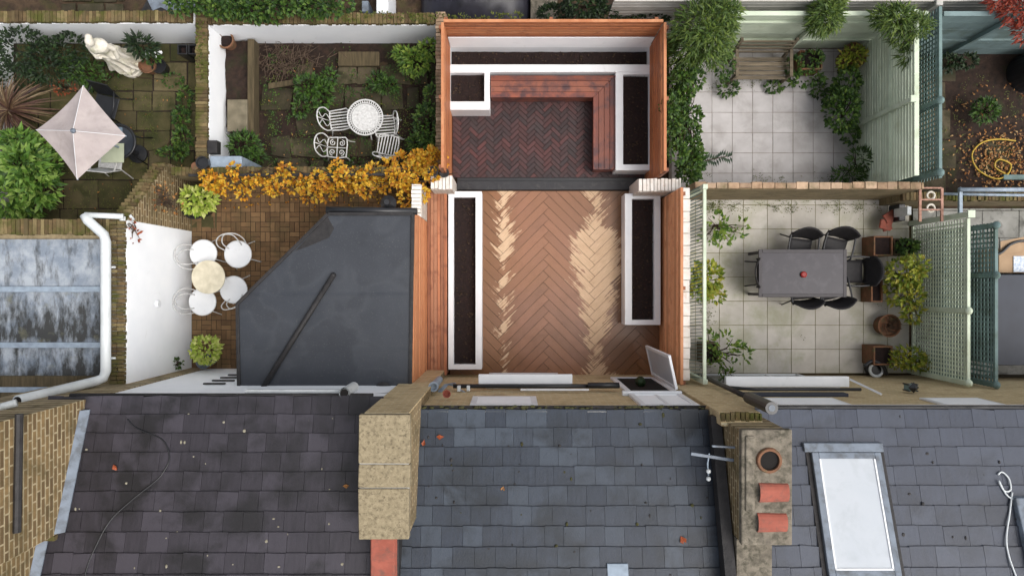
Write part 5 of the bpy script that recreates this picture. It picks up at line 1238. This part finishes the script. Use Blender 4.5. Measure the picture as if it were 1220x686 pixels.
def pot(label, c, r, hgt, mat='black', n=22):
    return MB().lathe(c, [(r * .75, 0), (r, hgt), (r * .9, hgt), (r * .88, hgt * .85), (0, hgt * .85)], n)
c = base(243, 244); t = plant('lime green shrub in a large black pot at the top of the courtyard', c, [B(237, 240, .75, 17, 14, .25), B(228, 234, .7, 10, 9, .2), B(246, 236, .7, 12, 11, .2)], 330, .14, .075, 'lf_lime', 'plant', 'potted_shrub')
pot('', c, .36, .42).build('pot', m_['black'], t)
c = base(252, 428); t = plant('pale lime bush in a grey pot at the lower end of the courtyard', (c[0], c[1], 0), [B(246, 416, .75, 17, 16, .28)], 420, .09, .055, 'lf_lime', 'plant', 'potted_bush')
pot('', c, .16, .42).build('pot', m_['lead'], t)
plant('small dark plant growing from the white yard wall', base(214, 432, .6), [B(211, 432, .7, 6, 5, .1)], 40, .08, .05, 'lf_ivy', name='wall_plant')
plant('dry russet and grey shrub trailing over the ramped brick wall', base(200, 240, 1.2), [B(192, 236, 1.5, 13, 16, .2), B(207, 245, 1.25, 12, 12, .25), B(200, 228, 1.4, 10, 10, .15)], 60, .07, .04, 'lf_fall', 'shrub', 'russet_shrub', stem='twig')
stems([B(192, 234, 1.5, 14, 18, .2), B(205, 244, 1.3, 12, 12, .2)], base(200, 240, 1.2), 34, .008).build('twigs', m_['twig'], bpy.data.objects['russet_shrub'])
plant('trailing rust coloured stain of dry leaves on top of the white yard wall', base(160, 272, 2.4), [B(155, 268, 2.5, 9, 5, .1), B(161, 282, 2.2, 6, 12, .2)], 34, .07, .04, 'lf_rust', name='dry_trailer', stem='twig')
t = thing('shadow_stripes', 'row of thin black bars drawn as shadow stripes on the white rear wall beside the flat roof', 'shadow', (X(268, 2), YL + .1, 1.6))
for i in range(4): MB().box(X(252 + i * 1.5, 2), X(281, 2), YL + .06, YL + .085, 1.2 + i * .42, 1.26 + i * .42).build('bar', m_['leaddark'], t)  # black bars stand in for shadow stripes on the wall
# ---------------------------------------------------------------- pale patio with the bench
t = thing('garden_bench', 'weathered grey slatted timber bench against the sage fence', 'bench', base(906, 82)); z = .45
x0, x1, y0, y1 = X(873, z), X(940, z), Y(95, z), Y(68, z)
mb = MB()
for i in range(5): a = y0 + (y1 - y0) * i / 5; mb.box(x0, x1, a + .006, a + (y1 - y0) / 5 - .012, z - .03, z + R.uniform(0, .004))
mb.build('seat', m_['greytimber'], t, bevel=.005)
mb = MB()
for i in range(4): zz = .55 + i * .1; mb.box(x0 + .04, x1 - .04, y1 + .05 + .035 * i, y1 + .075 + .035 * i, zz, zz + .075)
mb.build('backrest', m_['greytimber'], t, bevel=.005)
for xx in (x0 + .03, x1 - .03):
    MB().box(xx - .03, xx + .03, y0 + .02, y0 + .08, 0, .63).build('leg', m_['greytimber'], t, bevel=.005)
    MB().beam((xx, y1 + .03, 0), (xx, y1 + .2, .97), .06, .06, (1, 0, 0)).build('leg', m_['greytimber'], t, bevel=.005)
    MB().box(xx - .035, xx + .035, y0, y1 + .1, .632, .66).build('armrest', m_['greytimber'], t, bevel=.005)
def box_planter(label, x0, x1, y0, y1, z, mat, lm, n, name='box_planter', lh=.25, leaf=(.09, .05), rim=.035, spill=1.0):
    t = thing(name, label, 'planter', ((x0 + x1) / 2, (y0 + y1) / 2, 0)); q = MB()
    q.box(x0, x0 + rim, y0, y1, 0, z).box(x1 - rim, x1, y0, y1, 0, z).box(x0 + rim + .001, x1 - rim - .001, y0, y0 + rim, 0, z).box(x0 + rim + .001, x1 - rim - .001, y1 - rim, y1, 0, z)
    q.build('planter_box', m_[mat], t, bevel=.008)
    MB().box(x0 + rim, x1 - rim, y0 + rim, y1 - rim, z - .12, z - .06).build('soil', m_['mulch'], t)
    if n: foliage([((x0 + x1) / 2, (y0 + y1) / 2, z + .05, (x1 - x0) * .42 * spill, (y1 - y0) * .42 * spill, lh)], n, leaf[0], leaf[1]).build('foliage', m_[lm], t)
    return t
box_planter('square brown timber planter with small greenery right of the bench', X(953, .45), X(980, .45), Y(83, .45), Y(60, .45), .45, 'pot', 'lf_ivy', 120)
c = base(1012, 78); t = plant('yellow green plant in a round brown pot in the corner by the fences', c, [B(1016, 66, .65, 14, 10, .2), B(1010, 76, .55, 10, 10, .15)], 230, .12, .045, 'lf_yg', name='potted_plant')
pot('', base(1006, 74), .27, .45).build('pot', m_['pot'], t)
bl = []
for i in range(26): bl.append(B(R.uniform(796, 828), 74 + i * 5.4, R.uniform(.5, 1.7), R.uniform(9, 14), R.uniform(9, 14), .35))
plant('tall ivy hedge covering the left side of the pale patio beside the cedar fence', base(816, 140), bl, 4200, .085, .06, 'lf_ivy', 'hedge', 'ivy_hedge', stem='bark')
def wispy(label, c, blobs, n, name='wispy_shrub', mat='lf_wisp', l=.16, wd=.028, cat='shrub'):
    return plant(label, c, blobs, n, l, wd, mat, cat, name, droop=.35, shell=.3)
wispy('large round feathery green shrub in the top left corner of the pale patio', base(836, 60), [B(838, 36, 2.0, 36, 34, .6), B(820, 60, 1.5, 24, 20, .5), B(858, 22, 2.1, 22, 22, .5), B(846, 62, 1.6, 24, 16, .5)], 3600)
wispy('feathery green climber spilling over the sage fence above the square planter', base(983, 50), [B(983, 20, 1.95, 19, 18, .3), B(990, 4, 2.0, 14, 10, .25), B(976, 33, 1.7, 12, 8, .25)], 1200, 'feathery_climber')
wispy('feathery green climber over the corner where the sage fences meet', base(1070, 60), [B(1066, 24, 2.2, 20, 15, .3), B(1092, 34, 2.2, 13, 12, .3), B(1076, 42, 2.0, 14, 14, .3), B(1079, 66, 1.9, 6, 12, .2), B(1050, 20, 2.1, 12, 10, .2)], 1500, 'feathery_climber')
plant('dark ivy growing along the foot of the slatted sage fence', base(1004, 140), [B(1002, 132, .6, 18, 26, .5), B(1008, 100, .5, 13, 18, .4), B(995, 118, .4, 12, 16, .3), B(1012, 160, .3, 10, 12, .25)], 1500, .09, .06, 'lf_ivy', 'climber', 'dark_ivy')
plant('grass tufted plant and dark leaves at the bottom of the sage fence', base(1018, 200), [B(1024, 190, .5, 11, 12, .3), B(1010, 208, .35, 20, 7, .25)], 420, .14, .03, 'lf_mid', name='tufted_plant')
MB().lathe(base(1009, 204), [(.05, .3), (.07, .34), (.05, .38), (0, .38)], 12).build('white_ornament', m_['stone'], label='small white ornament by the bottom of the sage fence', cat='ornament')
plant('ivy and weeds under and beside the weathered bench', base(866, 92), [B(862, 78, .5, 10, 18, .35), B(868, 106, .15, 12, 8, .12), B(922, 104, .08, 10, 7, .08), B(960, 95, .3, 22, 8, .25), B(944, 82, .4, 8, 14, .3), B(975, 106, .12, 8, 10, .1)], 900, .09, .05, 'lf_ivy', name='ivy_patch', stem=None)
t = thing('grey_frond', 'grey green leafy spray lying across the pale pavers', 'plant', base(850, 190)); mb = MB()
for i in range(16):
    p = P(829 + i * 2.7, 194 - i * .55 + 2 * math.sin(i), .35)
    for s in (-1, 1): mb.leaf(p, Vector((.4, s, .2)), Vector((0, 0, 1)), .15, .05)
mb.build('foliage', m_['lf_fern'], t); MB().tube([P(824, 196, .3), P(848, 190, .4), P(872, 185, .33)], .01, 5).build('stem', m_['bark'], t)
# ---------------------------------------------------------------- dining patio
zt = .74; x0, x1, y0, y1 = X(904, zt), X(1009, zt), Y(354, zt), Y(297, zt)
t = thing('dining_table', 'long grey glass topped dining table with a red candle in the middle', 'table', ((x0 + x1) / 2, (y0 + y1) / 2, 0))
f = .075
MB().box(x0, x0 + f, y0, y1, zt - .03, zt).box(x1 - f, x1, y0, y1, zt - .03, zt).box(x0 + f + .001, x1 - f - .001, y0, y0 + f, zt - .03, zt).box(x0 + f + .001, x1 - f - .001, y1 - f, y1, zt - .03, zt).build('frame', m_['tableframe'], t, bevel=.006)
MB().box(x0 + f, x1 - f, y0 + f, y1 - f, zt - .022, zt - .006).build('tabletop', m_['tableglass'], t)
for sx in (x0 + .06, x1 - .06):
    for sy in (y0 + .06, y1 - .06): MB().box(sx - .03, sx + .03, sy - .03, sy + .03, 0, zt - .031).build('leg', m_['tableframe'], t, bevel=.005)
MB().lathe(P(957, 327, zt), [(.06, -.004), (.065, .03), (.04, .05), (0, .05)], 16).build('disc', m_['redred'], label='red candle dish in the middle of the grey dining table', cat='disc')  # small red disc in the middle of the table glass
def dining_chair(label, loc, rz, first=[None]):
    if first[0]: return dup(first[0], loc, rz, label)
    t = thing('dining_chair', label, 'chair', loc, rz, 'black dining chairs around the grey table'); cm = m_['charcoal']; first[0] = t; z = .44
    q = MB(); 
    for j in range(7):
        for i in range(7):
            x = -.24 + .08 * i; y = -.25 + .08 * j; q.v.append((x, y, z + .012 * ((i - 3) / 3) ** 2 + (.015 * max(0, j - 4)) - .012 * (j == 0)))
    for j in range(6):
        for i in range(6): a = j * 7 + i; q.f.append((a, a + 1, a + 8, a + 7))
    s = q.build('seat', cm, t, local=True, smooth=True); s.modifiers.new('thick', 'SOLIDIFY').thickness = .025
    q = MB()
    for j in range(7):
        u = j / 6
        for i in range(9):
            v = (i - 4) / 4; wd = .25 + .06 * math.sin(u * 2.2); q.v.append((v * wd, .26 + .17 * u - .09 * v * v * (.4 + u), z + .02 + .48 * u - .07 * v * v * u))
    for j in range(6):
        for i in range(8): a = j * 9 + i; q.f.append((a, a + 1, a + 10, a + 9))
    s = q.build('backrest', cm, t, local=True, smooth=True); s.modifiers.new('thick', 'SOLIDIFY').thickness = .022
    for sx in (-1, 1):
        MB().tube([(sx * .24, -.22, z), (sx * .26, -.27, 0)], .016, 8).build('leg', m_['black'], t, local=True)
        MB().tube([(sx * .24, .25, z), (sx * .27, .34, 0)], .016, 8).build('leg', m_['black'], t, local=True)
        MB().tube(smooth([Vector((sx * .29, .33, .68)), Vector((sx * .31, .1, .66)), Vector((sx * .3, -.16, .64)), Vector((sx * .255, -.21, .44))], 3), .02, 8).build('armrest', m_['black'], t, local=True, smooth=True)
    return t
dining_chair('black dining chair at the left of the two above the grey table', base(942, 299), -.12)
dining_chair('black dining chair at the right of the two above the grey table', base(982, 298), -.22)
dining_chair('black dining chair pushed under the left end of the grey table', base(906, 326), h)
dining_chair('black dining chair standing at the right end of the grey table', base(1002, 324), -h)
dining_chair('black dining chair at the left of the two below the grey table', base(944, 343), math.pi + .1)
dining_chair('black dining chair at the right of the two below the grey table', base(978, 343), math.pi + .22)
plant('loose leafy shrub at the upper left of the dining patio', base(852, 270), [B(850, 268, .6, 15, 16, .35), B(860, 285, .4, 10, 9, .25), B(872, 278, .3, 16, 6, .2), B(884, 270, .3, 6, 8, .2), B(844, 282, .5, 10, 10, .3)], 240, .11, .055, 'lf_fresh', 'shrub', 'loose_shrub', clump=.5)
plant('yellow green shrub against the louvred trellis at the middle left', base(842, 335), [B(842, 330, .9, 16, 18, .35), B(834, 345, 1.0, 12, 12, .3), B(850, 350, .6, 12, 10, .3), B(828, 325, 1.3, 9, 10, .25)], 600, .12, .06, 'lf_yg', 'shrub', 'yellow_green_shrub', clump=.5)
plant('sparse leafy plant at the lower left of the dining patio', base(850, 420), [B(864, 410, .7, 14, 14, .35), B(882, 420, .6, 11, 12, .25), B(860, 432, .4, 14, 10, .25), B(868, 450, .4, 9, 8, .2), B(846, 405, .5, 9, 12, .3)], 230, .12, .05, 'lf_fresh', 'shrub', 'sparse_shrub', clump=.6)
box_planter('old dark timber trough behind the sparse plant at the lower left', X(836, .4), X(856, .4), Y(432, .4), Y(408, .4), .4, 'oldtimber', 'lf_ivy', 40)
box_planter('grey brown box planter at the upper right of the dining patio', X(1041, .5), X(1064, .5), Y(305, .5), Y(281, .5), .5, 'pot', 'lf_mid', 0)
box_planter('leafy trough behind the grey brown box planter', X(1065, .45), X(1090, .45), Y(304, .45), Y(284, .45), .45, 'oldtimber', 'lf_ivy', 260, lh=.3)
box_planter('narrow brown box planter by the middle of the lattice fence', X(1038, .45), X(1052, .45), Y(360, .45), Y(334, .45), .45, 'pot', 'lf_mid', 0)
plant('yellow green climber in front of the lattice fence', base(1076, 340), [B(1076, 325, .8, 18, 20, .4), B(1082, 352, .8, 14, 16, .35), B(1068, 345, .5, 14, 18, .3), B(1092, 318, 1.1, 10, 14, .3), B(1086, 372, .6, 9, 12, .3)], 900, .12, .06, 'lf_yg', 'climber', 'yellow_green_climber', clump=.4)
c = base(1051, 387); t = thing('round_basket', 'round woven dark pot of dead stems on the dining patio', 'pot', c)
MB().lathe(c, [(.2, 0), (.22, .2), (.25, .3), (.22, .3), (.2, .22), (0, .2)], 24).build('pot_body', m_['pot'], t)
mb = MB()
for i in range(40): a = R.uniform(0, 6.28); r = R.uniform(0, .2); mb.tube([(c[0] + r * .5 * math.cos(a), c[1] + r * .5 * math.sin(a), .2), (c[0] + r * 1.2 * math.cos(a + .6), c[1] + r * 1.2 * math.sin(a + .6), .36)], .007, 4)
mb.build('dead_stems', m_['twig'], t)
box_planter('square brown planter at the lower right of the dining patio', X(1041, .5), X(1064, .5), Y(435, .5), Y(412, .5), .5, 'pot', 'lf_mid', 0)
plant('autumn tinted plant beside the square planter at the lower right', base(1082, 428), [B(1082, 426, .6, 18, 13, .3), B(1096, 432, .5, 10, 9, .25), B(1068, 430, .5, 9, 9, .2)], 420, .1, .05, 'lf_yg', name='autumn_plant')
c = P(1043, 440, .25); t = thing('plant_dish', 'round white rimmed black dish by the lower right planter', 'pot', (c.x, c.y, 0))
MB().lathe((c.x, c.y, 0), [(.12, 0), (.16, .28), (0, .28)], 24).build('dish_body', m_['black'], t)
MB().tube([(c.x + .14 * math.cos(i * math.pi / 12), c.y + .14 * math.sin(i * math.pi / 12), .29) for i in range(24)], .032, 8, closed=True).build('rim', m_['whiteplastic'], t, smooth=True)
MB().tube(smooth([P(1030, 436, .4), P(1040, 430, .42), P(1052, 436, .4), P(1056, 446, .35)]), .04, 8).build('black_hose', m_['black'], smooth=True, label='short thick black hose curled round the white rimmed dish', cat='hose')
for k, (px, py, rz, lb) in enumerate(((1060, 258, .5, 'upper broken terracotta tile in the corner of the dining patio'), (1055, 268, -.2, 'lower broken terracotta tile in the corner of the dining patio'))):
    MB().obox(P(px, py, .3), (.3, .2, .05), Matrix.Rotation(rz, 3, 'Z') @ Matrix.Rotation(.3, 3, 'Y')).obox(P(px + 2, py + 4, .26), (.2, .1, .05), Matrix.Rotation(rz + .5, 3, 'Z')).build('broken_tile', m_['terra'], bevel=.01, label=lb, cat='tile')
# ---------------------------------------------------------------- leaf strewn garden, far right
def scatter(n, fx, zf=.02, l=.065, name='fallen_leaves', mat='lf_fall'):
    mb = MB()
    for _ in range(n):
        px, py = fx(); a = R.uniform(0, 6.28)
        mb.leaf(P(px, py, zf + R.uniform(0, .03)), Vector((math.cos(a), math.sin(a), R.uniform(-.1, .3))), Vector((R.gauss(0, .3), R.gauss(0, .3), 1)), l * R.uniform(.6, 1.3), l * .6, .3)
    return mb.build(name, m_[mat], kind='stuff')
scatter(620, lambda: (R.gauss(1196, 24), R.gauss(190, 22)), name='fallen_leaves')
scatter(90, lambda: (R.uniform(1120, 1225), R.uniform(100, 215)), name='fallen_leaves')
scatter(120, lambda: (R.uniform(190, 480), R.gauss(236, 6)), mat='lf_gold', l=.06)
scatter(60, lambda: (R.uniform(310, 510), R.uniform(60, 205)), l=.05)
scatter(40, lambda: (R.uniform(70, 225), R.uniform(95, 250)), l=.05)
MB().tube(smooth([P(1210, 168, .05), P(1190, 166, .06), P(1170, 170, .05), P(1158, 184, .06), P(1165, 202, .05), P(1186, 213, .06), P(1200, 208, .08), P(1204, 196, .05), P(1190, 190, .07), P(1186, 200, .05), P(1208, 212, .05)]), .018, 6).build('garden_hose', m_['hose'], smooth=True, label='yellow garden hose looped on the fallen leaves', cat='hose')
plant('small green shrub among the leaves of the far right garden', base(1172, 134), [B(1172, 132, .35, 14, 13, .25)], 260, .11, .05, 'lf_mid', 'shrub', 'small_shrub')
plant('dark creeping plants at the foot of the blue grey fence', base(1130, 78), [B(1130, 76, .3, 16, 9, .25), B(1150, 74, .25, 12, 7, .2)], 320, .1, .05, 'lf_dark', name='creeping_plants')
wispy('red leaved maple branches in the top right corner', base(1222, 20), [B(1212, 12, 2.3, 22, 18, .4), B(1222, 36, 2.1, 16, 14, .4), B(1190, 4, 2.3, 14, 8, .3)], 1100, 'red_maple', 'lf_red', .12, .035, 'tree')
t = thing('compost_bin', 'black round compost bin in shade at the right edge', 'bin', base(1222, 88)); MB().lathe(base(1222, 88), [(.42, 0), (.38, .7), (.3, .78), (.1, .82), (0, .82)], 24).build('bin_body', m_['black'], t, smooth=False); MB().lathe((base(1222, 88)[0], base(1222, 88)[1], .82), [(.12, 0), (.1, .05), (0, .06)], 16).build('lid', m_['charcoal'], t)
MB().box(X(1196, .1), X(1225, .1), Y(214, .1), Y(208, .1), 0, .1).build('edging', m_['sagedark'], bevel=.01, label='teal edging strip by the yellow hose at the right edge', cat='edging')
# ---------------------------------------------------------------- gardens behind
bl = [B(215 + i * 12 + R.uniform(-4, 4), R.uniform(2, 14), R.uniform(1.0, 1.6), R.uniform(13, 18), R.uniform(10, 15), .35) for i in range(17)]
plant('bright green ivy heaped over the back wall above the white iron table garden', base(310, 8), bl, 2600, .095, .065, 'lf_ivy', 'climber', 'wall_ivy')
plant('dark green bush behind the back cedar fence', base(695, 8), [B(696, 8, 1.3, 26, 15, .5), B(660, 16, 1.0, 18, 6, .3), B(720, 18, 1.2, 20, 5, .3), B(770, 22, 1.1, 28, 4, .2)], 1300, .1, .06, 'lf_dark', 'bush', 'dark_bush')
plant('mossy weeds along the back wall top between the ivy and the cedar fence', base(460, 21, 1.0), [B(420 + i * 13, 22 + R.uniform(-3, 3), 1.05, 7, 4, .1) for i in range(16)], 520, .06, .03, 'lf_moss', name='mossy_weeds', stem=None)
plant('mossy weeds on the side wall between statue garden and iron table garden', base(239, 50, 1.0), [B(239, 30 + i * 10, 1.05, 4, 5, .06) for i in range(7)], 200, .06, .03, 'lf_moss', name='mossy_weeds', stem=None)
MB().box(X(449, .9), X(463, .9), Y(17, .9), 7.5, 0, .95).build('white_post', m_['white'], bevel=.01, label='white painted beam standing behind the back wall right of the ivy', cat='beam')
t = MB()
nx, ny = 26, 10
for j in range(ny + 1):
    for i in range(nx + 1):
        u, v = i / nx, j / ny; z = .75 * (math.sin(math.pi * min(1, max(0, u * 1.0))) ** .35) * (math.sin(math.pi * (.08 + v * .85)) ** .4) + .05 * mnoise.noise(Vector((u * 9, v * 5, 1)))
        t.v.append((X(498, .5) + (X(632, .5) - X(498, .5)) * u, 5.74 + 1.9 * v, max(0, z)))
for j in range(ny):
    for i in range(nx): a = j * (nx + 1) + i; t.f.append((a, a + 1, a + nx + 2, a + nx + 1))
t.build('tarpaulin', m_['tarp'], smooth=True, label='crumpled black tarpaulin over a heap behind the back wall', cat='tarpaulin')
MB().box(X(632, .2), X(664, .2), 5.75, 7.4, 0, .22).build('paving_slab', m_['cement'], bevel=.02, label='pale stone slab beside the black tarpaulin behind the fence', cat='slab')
MB().obox(P(205, 4, .2), (.9, .5, .05), Matrix.Rotation(.4, 3, 'Z') @ Matrix.Rotation(.15, 3, 'X')).build('slate_slab', m_['lead'], bevel=.01, label='grey slate slab lying behind the back wall left of the ivy', cat='slab')
MB().obox(P(184, 14, .2), (.5, .3, .05), Matrix.Rotation(-.5, 3, 'Z')).build('slate_slab', m_['leaddark'], bevel=.01, label='small dark slate piece behind the back wall left of the ivy', cat='slab')
MB().box(X(431, .7), X(439, .7), Y(14, .7), Y(1, .7), 0, .7).build('metal_box', m_['lead'], bevel=.015, label='small grey metal box behind the back wall left of the white beam', cat='box')

# moss and creeping green in the joints, litter on the planter soil
def cover(n, fx, mat, l, name='ground_cover', zf=.02):
    mb = MB()
    for _ in range(n):
        cx, cy = fx(); k = R.randint(4, 12); s = R.uniform(1.5, 5)
        for _ in range(k):
            a = R.uniform(0, 6.28); p = P(cx + R.gauss(0, s), cy + R.gauss(0, s), zf + R.uniform(0, .02))
            mb.leaf(p, Vector((math.cos(a), math.sin(a), R.uniform(0, .7))), Vector((0, 0, 1)), l * R.uniform(.6, 1.3), l * .55, .2)
    return mb.build(name, m_[mat], kind='stuff')
cover(150, lambda: (R.uniform(310, 515), R.uniform(75, 200)), 'lf_moss', .035, zf=.03)
cover(130, lambda: (R.uniform(310, 515), R.uniform(60, 200)), 'lf_mid', .05, zf=.03)
cover(170, lambda: (R.uniform(80, 228), R.uniform(85, 255)), 'lf_moss', .03)
cover(40, lambda: (R.choice((842, 850, R.uniform(836, 1060))), R.choice((244, 248, R.uniform(244, 440)))), 'lf_moss', .03)
cover(60, lambda: (R.uniform(836, 1055), R.gauss(247, 4)), 'lf_moss', .03)
cover(40, lambda: (R.gauss(838, 4), R.uniform(244, 440)), 'lf_moss', .035)
cover(40, lambda: (R.uniform(822, 1000), R.choice((R.gauss(98, 4), R.gauss(214, 2)))), 'lf_moss', .03)
cover(60, lambda: (R.uniform(1118, 1215), R.uniform(90, 210)), 'lf_moss', .03)
def litter(n, x0, x1, y0, y1, z):
    mb = MB()
    for _ in range(n):
        p = Vector((R.uniform(x0, x1), R.uniform(y0, y1), z + R.uniform(0, .02)))
        if R.random() < .6: mb.ball(p, R.uniform(.008, .024), 6, (1.2, .9, .7))
        else:
            a = R.uniform(0, 6.28); mb.tube([p, p + Vector((math.cos(a) * .07, math.sin(a) * .07, .01))], .004, 4)
    return mb.build('soil_litter', m_['twig'] if False else m_['bark'], kind='stuff')
litter(150, X(541, .4), X(566, .4), Y(433, .4), Y(236, .4), .375); litter(110, X(754, .4), X(779, .4), Y(380, .4), Y(238, .4), .375)
litter(160, -1.28, 2.88, 4.72, 5.06, .29); litter(90, X(744, .4), 2.88, Y(195, .4), Y(91, .4), .415); litter(40, -1.28, X(576, .4), Y(119, .4), Y(90, .4), .415)
